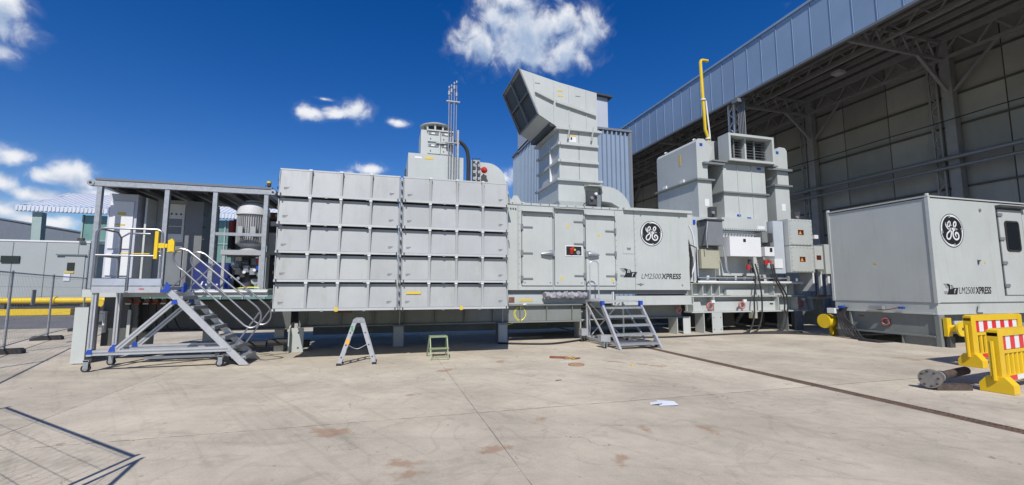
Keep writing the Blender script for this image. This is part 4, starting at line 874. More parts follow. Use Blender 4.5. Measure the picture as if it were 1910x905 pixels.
# ================================================================== ROLLING STAIRCASE (left)
s = thing('rolling_staircase', 'aluminium rolling staircase with tall handrails and blue joints before the canopy', 'staircase', (-4.2,11,0))
Y0, Y1 = 10.6, 11.42
def prof_beam(p0, p1, w, h, par, name='beam', m=alu):
    b_ = MB().bar(p0,p1,w,h).build(name, m, par); return b_
for yy in (Y0,Y1):
    bm = prof_beam((-5.42,yy,.36),(-3.05,yy,.36),.07,.10,s,'base_beam')
    MB().bar((-5.40,yy-.036,.36),(-3.10,yy-.036,.36),.004,.02).build('groove', greyp, bm)
    prof_beam((-4.6,yy+.1,.22),(-3.0,yy+.1,.22),.05,.05,s,'drawbar')
    ps = MB().bar((-5.46,yy,.30),(-5.46,yy,1.56),.08,.08,(0,1,0)).build('post', alu, s)
    mb = MB(); mb.box(-5.47,-5.45,yy-.044,yy-.0405,.45,1.5); mb.build('groove', greyp, ps)
    br = prof_beam((-5.05,yy,.40),(-4.15,yy,1.32),.06,.09,s,'brace')
    MB().bar((-5.03,yy-.031,.42),(-4.17,yy-.031,1.30),.004,.02).build('groove', greyp, br)
    for x,z in ((-5.10,.42),(-4.12,1.33),(-5.46,.38)): 
        mb = MB(); mb.prism([(x-.05,z-.04),(x+.06,z-.04),(x+.04,z+.05),(x-.02,z+.05)],'y',yy-.05,yy+.045); mb.build('blue_joint', blueplastic, s)
    # stair stringer
    st = MB(); st.hexa([(-4.36,yy-.025,1.60),(-4.20,yy-.025,1.60),(-4.20,yy+.025,1.60),(-4.36,yy+.025,1.60),(-2.88,yy-.025,.02),(-2.70,yy-.025,.02),(-2.70,yy+.025,.02),(-2.88,yy+.025,.02)][4:]+[(-4.36,yy-.025,1.60),(-4.20,yy-.025,1.60),(-4.20,yy+.025,1.60),(-4.36,yy+.025,1.60)])
    st.build('stringer', alu, s)
    mb = MB(); mb.prism([(-4.44,1.54),(-4.26,1.52),(-4.18,1.62),(-4.28,1.74),(-4.30,1.60)],'y',yy-.06,yy-.026); mb.build('blue_corner', blueplastic, s)
for x in (-5.46,-3.3): prof_beam((x,Y0,.26),(x,Y1,.26),.08,.08,s,'cross_beam',darkp)
for i in range(7):
    u = (i+.6)/7.2; x = -4.26+u*1.46; z = 1.55-u*1.50
    mb = MB(); mb.box(x-.11,x+.13,Y0+.03,Y1-.03,z-.02,z+.02); mb.box(x+.131,x+.14,Y0+.03,Y1-.03,z-.05,z+.022); mb.build('tread', galv, s)
# platform deck and toe boards
mb = MB(); mb.box(-5.52,-4.34,Y0-.04,Y1+.04,1.57,1.64); mb.build('deck', alu, s)
for x0_, x1_ in ((-5.50,-4.96),(-4.90,-4.36)):
    B(x0_,x1_,Y0-.075,Y0-.045,1.66,1.80).build('toe_board', mat('toe_grey',(.42,.46,.52),.4,metal=.3), s); B(x0_,x1_,Y0-.075,Y0-.045,1.52,1.645).build('edge_profile', alu, s)
B(-4.72,-4.64,Y0-.080,Y0-.0755,1.585,1.605).build('red_mark', redp, s)
B(-5.545,-5.525,Y0,Y1,1.66,1.80).build('toe_board', alu, s)
# guard rails
def rail(pts, name='guard_rail', r=.02, par=None): return MB().tube(pts, r, 8).build(name, tubealu, par or s)
def loop(y, x0, x1, z0, z1, r=.12):
    return [(x0,y,z0)]+[(x0,y,z1-r)]+[(x0+r-r*math.cos(R(a)),y,z1-r+r*math.sin(R(a))) for a in (22,45,67,90)]+[(x1-r+r*math.sin(R(a)),y,z1-r+r*math.cos(R(a))) for a in (0,22,45,67,90)]+[(x1,y,z0)]
rail(loop(Y0-.05,-5.50,-4.40,1.55,2.80)); rail([(-5.50,Y0-.05,2.26),(-4.40,Y0-.05,2.26)]); rail([(-4.94,Y0-.05,1.55),(-4.94,Y0-.05,2.78)],r=.022)
rail([(-5.54,Y0,1.6),(-5.54,Y0,2.72),(-5.54,Y0+.1,2.80),(-5.54,Y1-.1,2.80),(-5.54,Y1,2.72),(-5.54,Y1,1.6)]); rail([(-5.54,Y0,2.26),(-5.54,Y1,2.26)])
rail([(-5.53,Y1+.02,1.6),(-5.53,Y1+.02,2.7),(-5.4,Y1+.02,2.80),(-5.0,Y1+.02,2.80)])
gt = thing('safety_gate', 'yellow safety gate bar hung on the staircase guard rail', 'gate', (-4.45,10.5,2.2))
B(-4.51,-4.45,Y0-.12,Y0-.075,2.20,2.76).build('upright', yellow, gt); B(-4.445,-4.34,Y0-.11,Y0-.08,2.42,2.52).build('arm', yellow, gt); mb = MB(); mb.prism([(-4.28,2.34),(-4.17,2.37),(-4.17,2.56),(-4.21,2.62),(-4.28,2.58)],'y',Y0-.11,Y0-.07); mb.build('plate', yellow, gt)
MB().tube([(-5.1,Y0-.03,2.30),(-4.6,Y0-.05,2.30)],.012,6).build('bar', yellow, gt); B(-4.335,-4.285,Y0-.11,Y0-.08,2.43,2.51).build('link', yellow, gt)
# stair handrails: two tilted loops with posts
for yy in (Y0-.02,Y1+.02):
    up_ = [(-4.02,yy,1.98),(-4.12,yy,2.06),(-4.20,yy,2.20),(-4.18,yy,2.34),(-4.08,yy,2.42),(-3.94,yy,2.38)]
    lo_ = [(-2.62,yy,1.22),(-2.54,yy,1.10),(-2.53,yy,.94),(-2.60,yy,.82),(-2.72,yy,.78),(-2.84,yy,.84)]
    pts = crom(up_,4)+crom(lo_,4)+[Vector(up_[0])]
    MB().tube(pts,.02,8,cap=False).build('handrail', tubealu, s)
    for (a_, b_, cc, dd) in ((-4.20,1.62,-3.72,2.18),(-3.02,.36,-2.56,1.10)): MB().tube([(a_,yy,b_),(cc,yy,dd)],.018,8).build('handrail_post', tubealu, s)
for x, yy in ((-5.50,Y0),(-3.24,Y0),(-5.50,Y1),(-3.24,Y1)):
    w_ = MB().tube([(x,yy-.022,.075),(x,yy+.022,.075)],.075,16).build('caster_wheel', rubber, s); MB().cyl((x,yy-.026,.075),(x,yy+.026,.075),.045,12).build('hub', alu, w_)
    mb = MB(); mb.box(x-.03,x+.05,yy-.045,yy-.03,.06,.22); mb.box(x-.03,x+.05,yy+.03,yy+.045,.06,.22); mb.box(x-.04,x+.06,yy-.045,yy+.045,.20,.23); mb.build('caster_fork', galv, s)

# ================================================================== SECOND ROLLING STAIR (right, before the enclosure)
s = thing('step_platform', 'wide aluminium step platform with five treads and blue top caps', 'staircase', (6.6,11.4,0))
X0, X1, SY, TY, TZ = 5.98, 7.22, 10.55, 11.52, 1.24
for xx in (X0,X1):
    mb = MB(); mb.hexa([(xx-.03,SY-.06,.01),(xx+.03,SY-.06,.01),(xx+.03,SY+.09,.01),(xx-.03,SY+.09,.01),(xx-.03,TY-.08,TZ-.1),(xx+.03,TY-.08,TZ-.1),(xx+.03,TY+.07,TZ-.1),(xx-.03,TY+.07,TZ-.1)]); mb.build('stringer', alu, s)
    B(xx-.045,xx+.045,TY-.09,TY+.02,TZ-.14,TZ+.01).build('blue_cap', blueplastic, s)
    MB().bar((xx,SY+.25,.12),(xx,12.55,.12),.06,.06).build('base_beam', alu, s)
    MB().bar((xx,12.5,.12),(xx,12.5,1.2),.05,.05,(0,1,0)).build('post', alu, s)
    MB().bar((xx,11.3,.15),(xx,12.45,1.1),.04,.05).build('brace', alu, s)
for i in range(5):
    u = (i+.55)/5.3; y_ = SY+u*(TY-SY); z = u*TZ
    mb = MB(); mb.box(X0+.032,X1-.032,y_-.06,y_+.20,z-.02,z+.015); mb.box(X0+.032,X1-.032,y_-.068,y_-.061,z-.035,z+.018); mb.build('tread', galv, s)
B(X0-.02,X1+.02,TY+.03,12.58,TZ-.03,TZ+.012).build('deck', alu, s)
MB().bar((X0,12.5,.14),(X1,12.5,.14),.05,.05).build('cross_beam', alu, s); MB().bar((X0,11.2,.12),(X1,11.2,.12),.06,.06).build('cross_beam', alu, s)
mb = MB(); mb.bar((X0+.1,12.52,.15),(X1-.1,12.52,1.15),.03,.03); mb.bar((X0+.1,12.5,1.15),(X1-.1,12.5,.15),.03,.03); mb.build('cross_brace', alu, s)
for xx, yy in ((5.74,10.92),(7.28,10.86),(5.82,12.5),(7.34,12.5)):
    w_ = MB().cyl((xx-.02,yy,.055),(xx+.02,yy,.055),.055,14).build('caster_wheel', rubber, s); MB().cyl((xx-.024,yy,.055),(xx+.024,yy,.055),.03,10).build('hub', alu, w_)
    mb = MB(); mb.box(xx-.05,xx-.03,yy-.04,yy+.04,.04,.17); mb.box(xx+.03,xx+.05,yy-.04,yy+.04,.04,.17); mb.box(xx-.06,xx+.06,yy-.05,yy+.05,.17,.19); mb.build('caster_fork', galv, s)
B(5.66,5.94,10.98,11.18,.16,.34).build('counterweight', alu, s); B(5.70,5.92,12.3,12.5,.2,.4).build('counterweight', alu, s)
pts = [(6.15,12.6,1.0),(6.15,12.6,2.35)]+[(6.27-.12*math.cos(R(a)),12.6,2.35+.12*math.sin(R(a))) for a in (22,45,67,90)]+[(6.33+.12*math.sin(R(a)),12.6,2.35+.12*math.cos(R(a))) for a in (0,22,45,67,90)]+[(6.45,12.6,1.0)]
MB().tube(pts,.02,8).build('grab_rail', alu, s); MB().tube([(6.15,12.6,1.72),(6.45,12.6,1.72)],.016,8).build('grab_rung', alu, s)
B(6.12,6.48,12.56,12.66,1.02,1.30).build('rail_socket', galv, s); B(6.08,6.13,12.52,12.66,1.02,1.55).build('latch', greyp, s)
MB().tube([(6.12,12.62,1.0),(6.12,12.62,.12)],.03,8).build('leg', alu, s)

# ================================================================== FOLDING LADDER AND STOOL
l = thing('folding_ladder', 'folded aluminium ladder standing as an A on the concrete', 'ladder', (-.53,10.2,0))
def ladleg(x0, x1, nm):
    g_ = []
    for yy in (10.02,10.36):
        rl = MB().bar((x0,yy,.02),(x1,yy,.95),.028,.075,(0,1,0)) if False else MB().hexa([(x0-.042,yy-.014,.02),(x0+.042,yy-.014,.02),(x0+.042,yy+.014,.02),(x0-.042,yy+.014,.02),(x1-.042,yy-.014,.95),(x1+.042,yy-.014,.95),(x1+.042,yy+.014,.95),(x1-.042,yy+.014,.95)])
        r_ = rl.build('rail', alu, l)
        for q in range(3):
            t_ = .16+.27*q; MB().cyl((x0+(x1-x0)*t_,yy-.0145,.02+.93*t_),(x0+(x1-x0)*t_,yy-.019,.02+.93*t_),.016,8).build('rung_end', darkp, r_)
        MB().hexa([(x0-.05,yy-.018,.003),(x0+.05,yy-.018,.003),(x0+.05,yy+.018,.003),(x0-.05,yy+.018,.003),(x0-.045,yy-.018,.05),(x0+.045,yy-.018,.05),(x0+.045,yy+.018,.05),(x0-.045,yy+.018,.05)]).build('foot', rubber, l)
    for q in range(4):
        t_ = .10+.265*q; MB().bar((x0+(x1-x0)*t_,10.035,.02+.93*t_),(x0+(x1-x0)*t_,10.345,.02+.93*t_),.03,.03).build('rung', alu, l)
ladleg(-.89,-.59,'a'); ladleg(-.18,-.47,'b')
for yy in (10.02,10.36): MB().hexa([(-.66,yy-.02,.88),(-.40,yy-.02,.88),(-.40,yy+.02,.88),(-.66,yy+.02,.88),(-.60,yy-.02,.97),(-.46,yy-.02,.97),(-.46,yy+.02,.97),(-.60,yy+.02,.97)]).build('hinge', galv, l)
B(-.765,-.695,10.001,10.004,.44,.54).build('sticker', mat('orange_sticker',(.75,.36,.03),.5), l); B(-.67,-.63,10.001,10.004,.70,.82).build('green_sticker', mat('green_sticker',(.10,.35,.16),.5), l)
MB().tube(crom([(-.72,10.03,.42),(-.6,10.03,.35),(-.5,10.03,.34),(-.35,10.03,.42)],5),.006,5).build('strap', galv, l)
st = thing('step_stool', 'small olive green two-step metal stool on the concrete', 'stool', (1.2,10.5,0))
B(1.02,1.43,10.42,10.68,.475,.505).build('top_step', olive, st); B(1.0,1.45,10.28,10.44,.225,.25).build('lower_step', olive, st)
for xx in (1.03,1.42):
    MB().bar((xx,10.20,.004),(xx,10.45,.475),.025,.04).build('leg', olive, st); MB().bar((xx-.03 if xx<1.2 else xx+.03,10.85,.004),(xx,10.62,.475),.025,.04).build('leg', olive, st)
B(1.04,1.41,10.20,10.225,.04,.075).build('foot_bar', olive, st); B(1.03,1.42,10.79,10.81,.12,.14).build('rear_bar', olive, st)

# ================================================================== GENERATOR UNIT
gq = thing('generator', 'grey generator block with junction boxes and tall cooling ducts', 'generator', (13.5,15.5,0))
GY = 13.9
B(10.7,14.95,14.25,17.5,1.8,4.38).build('housing', paint, gq)
B(12.45,14.6,GY+.05,14.24,3.88,4.36).build('terminal_cover', paint, gq)
B(12.3,14.2,GY+.16,14.24,2.1,3.86).build('side_plate', paint, gq)
mb = MB()
for q in range(18): mb.cyl((14.15,GY+.155,2.15+q*.1),(14.15,GY+.13,2.15+q*.1),.02,6); 
for q in range(20): mb.cyl((12.5+q*.105,GY+.04,3.92),(12.5+q*.105,GY+.02,3.92),.018,6)
mb.build('bolts', greyp, gq)
B(14.15,14.5,GY+.052,GY+.056 if False else GY+.048,3.95,4.08).build('notice', whitep, gq)
B(10.75,11.0,GY-.1,14.24,1.85,4.35).build('end_frame', paint, gq); MB().prism([(11.0,1.85),(11.32,1.85),(11.32,4.3),(11.15,4.35),(11.0,4.1)],'y',GY+.1,14.24).build('end_cover', mat('cover_blue_grey',(.40,.45,.50),.5,var=.04), gq)
B(11.05,11.25,GY+.06,GY+.099,4.05,4.2).build('blue_tag', blueplastic, gq)
bx = B(11.55,12.25,13.70,14.2,3.22,4.15).build('control_box', greyp, gq); B(11.5,12.3,13.66,14.2,4.16,4.22).build('box_lid', darkp, bx)
B(11.36,12.18,13.86,14.2,2.36,3.08).build('beige_box', beige, gq)
bx = B(12.36,13.8,13.5,14.05,2.82,3.56).build('white_box', whitep, gq); B(12.98,13.1,13.493,13.499,3.36,3.48).build('symbol', blackp, bx)
bx = B(14.1,14.56,13.62,14.05,2.86,3.22).build('small_white_box', whitep, gq); B(14.34,14.46,13.613,13.619,3.02,3.18).build('symbol', blackp, bx)
B(14.65,15.05,13.72,14.1,2.40,2.76).build('small_white_box', whitep, gq)
B(14.7,15.2,13.75,14.24,2.2,4.28).build('grey_column', mat('column_grey',(.42,.46,.50),.5,var=.04), gq)
B(14.1,14.35,13.7,14.2,3.40,3.80).build('grey_junction', skidp, gq); B(14.4,14.65,13.75,14.2,3.42,3.78).build('dark_junction', darkp, gq)
for i, (x0,x1,z0,z1) in enumerate(((15.25,16.46,3.30,4.36),(15.25,16.46,2.24,3.28))):
    cb_ = B(x0,x1,13.55,14.2,z0,z1).build('junction_cabinet', paint, gq)
    B(x0+.03,x1-.03,13.53,13.549,z0+.03,z1-.03).build('cover', paint, cb_)
    for q in range(6):
        for xx in (x0+.07,x1-.07): MB().cyl((xx,13.529,z0+.1+q*.17),(xx,13.515,z0+.1+q*.17),.014,6).build('bolt', greyp, cb_)
        for zz in (z0+.06,z1-.06): MB().cyl((x0+.15+q*.18,13.529,zz),(x0+.15+q*.18,13.515,zz),.014,6).build('bolt', greyp, cb_)
    B((x0+x1)/2-.15,(x0+x1)/2+.13,13.522,13.529,(z0+z1)/2-.1,(z0+z1)/2+.1).build('window', screen, cb_)
    MB().prism([((x0+x1)/2-.12,(z0+z1)/2-.08),((x0+x1)/2+.02,(z0+z1)/2-.08),((x0+x1)/2-.05,(z0+z1)/2+.06)],'y',13.514,13.521).build('warning_triangle', mat('orange_glow',(.65,.30,.08),.4), cb_)
for x0,x1,z0,z1 in ((16.58,17.02,2.38,3.32),(17.12,17.5,2.2,3.40),(17.6,17.85,2.3,3.3)):
    cb_ = B(x0,x1,13.62,14.2,z0,z1).build('side_cabinet', paint, gq)
    if x0 < 17: B(x0+.1,x0+.34,13.612,13.619,2.76,2.94).build('window', screen, cb_)
mb = MB(); mb.box(16.5,16.58,13.7,14.3,1.5,4.2); mb.box(17.3,17.4,13.7,13.8,1.35,2.2); mb.box(17.04,17.1,13.8,13.9,1.35,2.3); mb.build('cabinet_stand', whitep, gq)
for (x,z,m_) in ((13.35,2.42,redp),(13.5,2.3,darkp),(14.2,2.62,redp),(14.38,2.60,redp),(13.42,2.62,darkp),(14.3,2.5,greenpost)): MB().cyl((x,13.7,z-.09),(x,13.7,z+.09),.07,10).build('cable_gland', m_, gq)
for q,(x,xa) in enumerate(((13.45,13.2),(13.6,13.55),(14.35,14.6),(14.45,14.75))):
    MB().tube(crom([(x,13.62,2.55),(x+.02,13.5,2.0),(xa+.1,13.45,1.3),(xa+.05,13.45,.6),(xa-.3,13.3,.12),(xa-.9,13.0,.03)],6),.028,8).build('power_cable', rubber, gq)
MB().tube([(11.0,13.65,2.0),(15.1,13.65,2.0)],.025,6).build('rail_pipe', galv, gq); MB().tube([(10.8,13.62,1.84),(15.9,13.62,1.84)],.04,8).build('rail_pipe', whitep, gq)
MB().tube([(10.85,13.5,1.8),(10.85,13.5,3.1),(10.55,13.5,3.2)],.025,6).build('rail_pipe', rubber, gq); MB().tube(crom([(10.6,13.5,3.9),(10.75,13.5,3.5),(10.85,13.55,2.7),(10.7,13.6,2.1)],5),.03,6).build('white_hose', whitep, gq); MB().tube(crom([(10.5,13.5,3.3),(10.62,13.5,2.8),(10.6,13.55,2.0)],5),.05,8).build('black_hose', rubber, gq)
for q in range(14): B(12.35+q*.14,12.42+q*.14,13.98,14.03,3.68,3.74).build('cleat', greyp, gq)
for q in range(12):
    x = 11.1+q*.42; MB().cyl((x,13.75,1.9),(x,13.75,1.9+random.uniform(.06,.2)),random.uniform(.03,.07),8).build('fitting', random.choice([galv,darkp,whitep,skidp]), gq)
MB().tube(crom([(11.5,13.6,4.1),(11.42,13.6,3.6),(11.44,13.6,3.1)],4),.02,6).build('conduit', galv, gq)
for q in range(3): MB().tube(crom([(12.22,13.7,3.2),(12.26+.03*q,13.68,2.8),(12.3+.03*q,13.68,2.3),(12.5,13.68,2.15)],4),.018,6).build('conduit', galv, gq)
B(16.5,16.7,13.5,13.9,3.6,3.75).build('bracket', whitep, gq); B(16.9,17.1,14.4,14.6,3.72,3.95).build('red_lamp', redp, gq)
# base girder
mb = MB(); mb.box(10.7,15.9,13.95,14.05,1.36,1.78); mb.box(10.7,16.0,13.66,14.0,1.30,1.345); mb.box(10.7,16.0,13.72,14.0,1.782,1.80)
for x in (10.75,11.22,11.6,11.95,14.5,15.1,15.45,15.85): mb.box(x,x+.03,13.7,13.94,1.35,1.78)
mb.box(12.35,14.1,13.78,13.90,1.36,1.56); mb.build('upper_base', paint, gq)
B(10.7,17.6,17.3,17.45,.06,1.75).build('rear_girder', paint, gq); B(17.3,17.45,14.1,17.28,.1,1.15).build('end_girder', paint, gq)
for q in range(4): B(11.4+q*1.5,11.9+q*1.5,14.6,16.8,.15,.72).build('cross_member', darkp, gq)
mb = MB(); mb.box(10.7,16.9,13.95,14.05,.78,1.295); mb.box(10.65,16.2,13.6,14.05,.73,.775)
for x in (10.72,11.62,14.6,15.55,16.3): mb.box(x,x+.03,13.62,13.94,.78,1.29)
mb.build('main_girder', paint, gq)
mb = MB(); mb.prism([(11.75,.78),(14.9,.78),(14.75,1.12),(11.75,1.12)],'y',13.78,13.82); mb.prism([(10.78,.78),(11.25,.78),(11.15,1.12),(10.78,1.12)],'y',13.78,13.82); mb.prism([(15.6,.78),(16.2,.78),(16.1,1.1),(15.6,1.1)],'y',13.74,13.78); mb.build('girder_gusset', paint, gq)
B(14.35,14.5,13.765,13.779,1.0,1.05).build('slot', darkp, gq); B(16.2,17.9,13.6,14.2,1.2,1.28).build('end_plate', paint, gq); B(16.55,16.9,13.5,13.7,1.28,1.36).build('timber_block', wood, gq)
for x,z in ((11.42,1.0),(12.85,1.02),(15.68,1.06)): MB().tube(arc((x,13.6,z-.04),.12,0,360,12,'xz'),.035,6).build('lifting_ring', pinkp, gq); B(x+.1,x+.24,13.6,13.66,z+.08,z+.18).build('shackle', whitep, gq)
for x0,x1,m_ in ((11.15,11.95,paint),(15.0,15.75,greyp)):
    mb = MB(); mb.box(x0+.35,x1,13.6,13.62,.004,.725); mb.box(x0,x0+.03,13.62,14.1,.004,.725); mb.box(x1-.03,x1,13.62,14.1,.004,.725); mb.build('leg', m_, gq)
    for zz in (.12,.55):
        for xx in (x0+.42,x1-.08): MB().cyl((xx,13.599,zz),(xx,13.59,zz),.02,6).build('bolt_hole', darkp, gq)
B(13.25,13.45,13.5,13.7,.5,.73).build('cable_box', beige, gq)
# cooling ducts on top
def rounded_side(x0, x1, y0, y1, z0, z1, r, nm, par):
    pts = [(y0,z0),(y0,z1-r)]+[(y0+r-r*math.cos(R(a)),z1-r+r*math.sin(R(a))) for a in (30,60,90)]+[(y1,z1-.25),(y1,z0)]
    return MB().prism(pts,'x',x0,x1).build(nm, paint, par)
def hood(x0, x1, nm_label, inner):
    hd_ = MB()
    xa, xb = (x0,x1)
    pts = [(xa,6.02),(xa,7.55),(xa+.10,7.68),(xa+.38,7.70),(xb+.12 if inner>0 else xb,7.36),(xb-.16,6.5),(xb-.16,6.02)] if inner>0 else [(xa+.16,6.02),(xa+.16,6.5),(xa-.12,7.36),(xb-.38,7.70),(xb-.10,7.68),(xb,7.55),(xb,6.02)]
    h_ = MB().prism(pts,'y',14.6,17.3).build('cooler_hood', paint, gq)
    B(xa,xb-.0,14.6,17.3,4.385,5.94).build('cooler_duct', paint, gq)
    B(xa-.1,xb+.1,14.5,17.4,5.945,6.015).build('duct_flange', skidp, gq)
    B(xa+.16,xa+.3,14.592,14.599,7.38,7.5).build('blue_tag', blueplastic, h_)
    mb = MB(); mb.tube(arc((xa+.25,15.0,7.74),.06,0,180,6,'xz'),.03,6); mb.build('lifting_lug', paint, h_); mb = MB(); mb.tube(arc((xa+.15,16.8,7.70),.06,0,180,6,'xz'),.03,6); mb.build('lifting_lug', paint, h_)
    B(xa+.3,xa+.5,14.592,14.599,4.9,5.2).build('notice', whitep, gq)
    return h_
h1 = hood(11.96,12.62,'',1); h2 = hood(15.86,16.62,'',-1)
B(11.952,11.959,15.6,15.72,6.8,7.3).build('yellow_stencil', ysticker, h1)
for yy in (15.4,16.6): B(11.9,11.959,yy,yy+.25,6.02,6.16).build('flange_clip', whitep, h1)
B(13.2,15.36,14.6,17.0,4.385,6.74).build('centre_duct', paint, gq)
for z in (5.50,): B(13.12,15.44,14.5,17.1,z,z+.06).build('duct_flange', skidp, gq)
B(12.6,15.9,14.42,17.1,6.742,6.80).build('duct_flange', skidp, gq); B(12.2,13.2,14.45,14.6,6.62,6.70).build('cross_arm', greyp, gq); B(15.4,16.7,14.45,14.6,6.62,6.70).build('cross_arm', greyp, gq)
for x in (13.92,14.64):
    for z0,z1 in ((4.40,5.49),(5.57,6.73)): B(x-.012,x+.012,14.57,14.599,z0,z1).build('duct_rib', paint, gq)
for x,z in ((14.95,6.6),(13.8,4.55),(14.3,4.45)): B(x,x+.2,14.59,14.599,z,z+.09).build('blue_tag', blueplastic, gq)
lv = MB(); lv.hexa([(13.30,14.35,6.805),(15.6,14.35,6.805),(15.6,14.39,6.805),(13.30,14.39,6.805),(13.30,14.35,6.9),(15.6,14.35,6.9),(15.6,14.39,6.9),(13.30,14.39,6.9)])
lv = MB(); lv.box(13.30,15.62,14.3,14.9,6.805,6.90); lv.box(13.30,15.62,14.3,14.9,7.86,7.96); lv.box(13.30,13.40,14.3,14.9,6.90,7.86); lv.box(15.52,15.62,14.3,14.9,6.90,7.86); lv = lv.build('louvre_frame', paint, gq)
B(13.40,15.52,14.88,15.24,6.9,7.86).build('louvre_core', darkp, lv); B(14.28,14.36,14.5,14.86,6.9,7.86).build('louvre_mullion', paint, lv)
for q in range(8):
    for x0_, x1_ in ((13.41,14.27),(14.37,15.51)): MB().hexa([(x0_,14.62,6.93+q*.118),(x1_,14.62,6.93+q*.118),(x1_,14.78,6.98+q*.118),(x0_,14.78,6.98+q*.118),(x0_,14.62,6.94+q*.118),(x1_,14.62,6.94+q*.118),(x1_,14.78,6.99+q*.118),(x0_,14.78,6.99+q*.118)]).build('louvre_blade', galv, lv)
for x in (13.75,14.8): B(x,x+.05,14.55,14.6,6.92,7.84).build('louvre_rod', skidp, lv)
MB().prism([(15.25,6.805),(16.9,6.805),(16.9,7.3),(15.4,7.9),(15.25,7.9)],'x',13.0,15.5).build('louvre_back', paint, gq)
for xx in (12.5,16.75):
    k = thing('actuator_unit', 'small dark actuator on the %s cooling duct of the generator' % ('left' if xx < 14 else 'outer right'), 'actuator', (xx,14.4,4.4)) if False else None
    b_ = B(xx-.15,xx+.12,14.38,14.58,4.45,4.85).build('actuator', darkp, gq); MB().cyl((xx-.1,14.36,4.6),(xx-.1,14.3,4.6),.06,10).build('dial', galv, b_)
yp = thing('yellow_vent_pipe', 'tall yellow vent pipe with a bent tip rising behind the generator ducts', 'pipe', (15.1,17.75,0))
PY = 17.75
MB().tube([(15.26,PY,.02),(15.26,PY,9.1),(15.12,PY,9.5),(15.08,PY,10.8),(15.02,PY,12.98),(15.06,PY,13.10),(15.16,PY,13.14),(15.46,PY,13.14)],.078,10).build('pipe', yellow, yp)
for z, x in ((9.0,15.26),(11.0,15.08)): MB().cyl((x,PY,z),(x,PY,z+.07),.13,10).build('clamp', whitep, yp)
MB().tube([(15.40,PY,.02),(15.38,PY,9.2),(15.24,PY,11.0)],.04,8).build('side_tube', whitep, yp)

# ================================================================== CONTROL ENCLOSURE (right)
e = thing('control_enclosure', 'grey box enclosure with round logo and windowed door before the hangar', 'enclosure', (17.5,10,0))
EX, EF, EB = 14.72, 8.56, 11.5
B(EX,21.2,EF,EB,1.22,4.17).build('wall', paint, e)
B(EX-.025,EX+.06,EF-.025,EF+.06,1.2,4.2).build('corner_trim', paint, e); B(EX-.025,EX+.05,EB-.05,EB+.025,1.2,4.2).build('corner_trim', paint, e)
B(EX-.03,21.25,EF-.03,EB+.03,4.201,4.24).build('roof_cap', paint, e); MB().cyl((EX+.02,EF+.02,4.24),(EX+.02,EF+.02,4.30),.05,8).build('lifting_post', paint, e); MB().cyl((EX+.02,EB,4.24),(EX+.02,EB,4.30),.05,8).build('lifting_post', paint, e)
d = B(17.66,18.75,EF-.03,EF-.002,1.42,3.98).build('door', paint, e)
mb = MB(); mb.box(17.61,17.655,EF-.012,EF-.002,1.40,4.02); mb.box(17.66,18.8,EF-.012,EF-.002,3.985,4.02); mb.box(18.755,18.80,EF-.012,EF-.002,1.4,3.98); mb.build('door_gap', darkp, d)
B(17.60,18.9,EF-.14,EF-.002,4.03,4.10).build('drip_hood', darkp, d)
for z in (3.82,3.09,2.37,1.70): B(17.60,17.80,EF-.06,EF-.031,z-.05,z+.04).build('hinge', greyp, d)
mb = MB(); r_ = .08; x0_,x1_,z0_,z1_ = 17.90,18.52,2.74,3.62
pl = [(x0_+r_-r_*math.cos(R(a)),z0_+r_-r_*math.sin(R(a))) for a in (0,30,60,90)]+[(x1_-r_+r_*math.sin(R(a)),z0_+r_-r_*math.cos(R(a))) for a in (0,30,60,90)]+[(x1_-r_+r_*math.cos(R(a)),z1_-r_+r_*math.sin(R(a))) for a in (0,30,60,90)]+[(x0_+r_-r_*math.sin(R(a)),z1_-r_+r_*math.cos(R(a))) for a in (0,30,60,90)]
w_ = mb.prism(pl,'y',EF-.04,EF-.031).build('window', glassd, d)
mb = MB()
for i in range(len(pl)):
    a_, b_ = pl[i], pl[(i+1)%len(pl)]; mb.bar((a_[0],EF-.042,a_[1]),(b_[0],EF-.042,b_[1]),.02,.05)
mb.build('gasket', rubber, w_)
round_logo(e, (15.60,EF,3.26), .49); train_mark(e, (15.02,EF-.001,1.44), .58, .30); wordmark(e, (15.64,EF-.001,1.46), 1.38, .20)
MB().cyl((16.9,EF-.002,3.92),(16.9,EF-.02,3.92),.05,8).build('lug', greyp, e); mb = MB(); mb.box(16.55,16.66,EF-.03,EF-.002,2.40,2.43); mb.box(16.55,16.575,EF-.03,EF-.002,2.30,2.40); mb.build('bracket', darkp, e); B(16.85,16.91,EF-.006,EF-.002,2.33,2.40).build('sticker', ysticker, e); B(EX-.006,EX-.002,10.05,10.13,2.36,2.42).build('sticker', ysticker, e)
mb = MB(); mb.box(EX+.02,21.1,EF+.04,EB-.02,.92,1.218); mb.build('base_band', paint, e)
mb = MB(); mb.box(EX-.01,21.0,EF+.02,EF+.10,.88,.919); mb.box(EX-.03,EX+.10,EF+.1,EB,.88,.919); mb.build('base_flange', paint, e)
mb = MB(); mb.box(EX+.06,EX+.10,EF+.12,EB-.02,.30,.879); mb.box(EX-.02,EX+.12,EF+.12,EB-.02,.25,.298); mb.box(EX+.22,21,EF+.3,EF+.36,.3,.879); mb.box(EX+.0,EX+.22,EF+.0,EF+.11,.004,.878); mb.box(EX-.02,EX+.05,10.95,11.0,.004,.879)
mb.box(EX+.05,EX+.09,EF+.12,EF+.95,.004,.249); mb.box(EX+.0,EX+.06,EF+.93,EF+.97,.004,.249); mb.box(EX+.06,EX+.10,11.0,11.48,.004,.249); mb.box(EX+.23,21,EB-.1,EB-.04,.05,.879); mb.build('skid_beam', skidp, e)
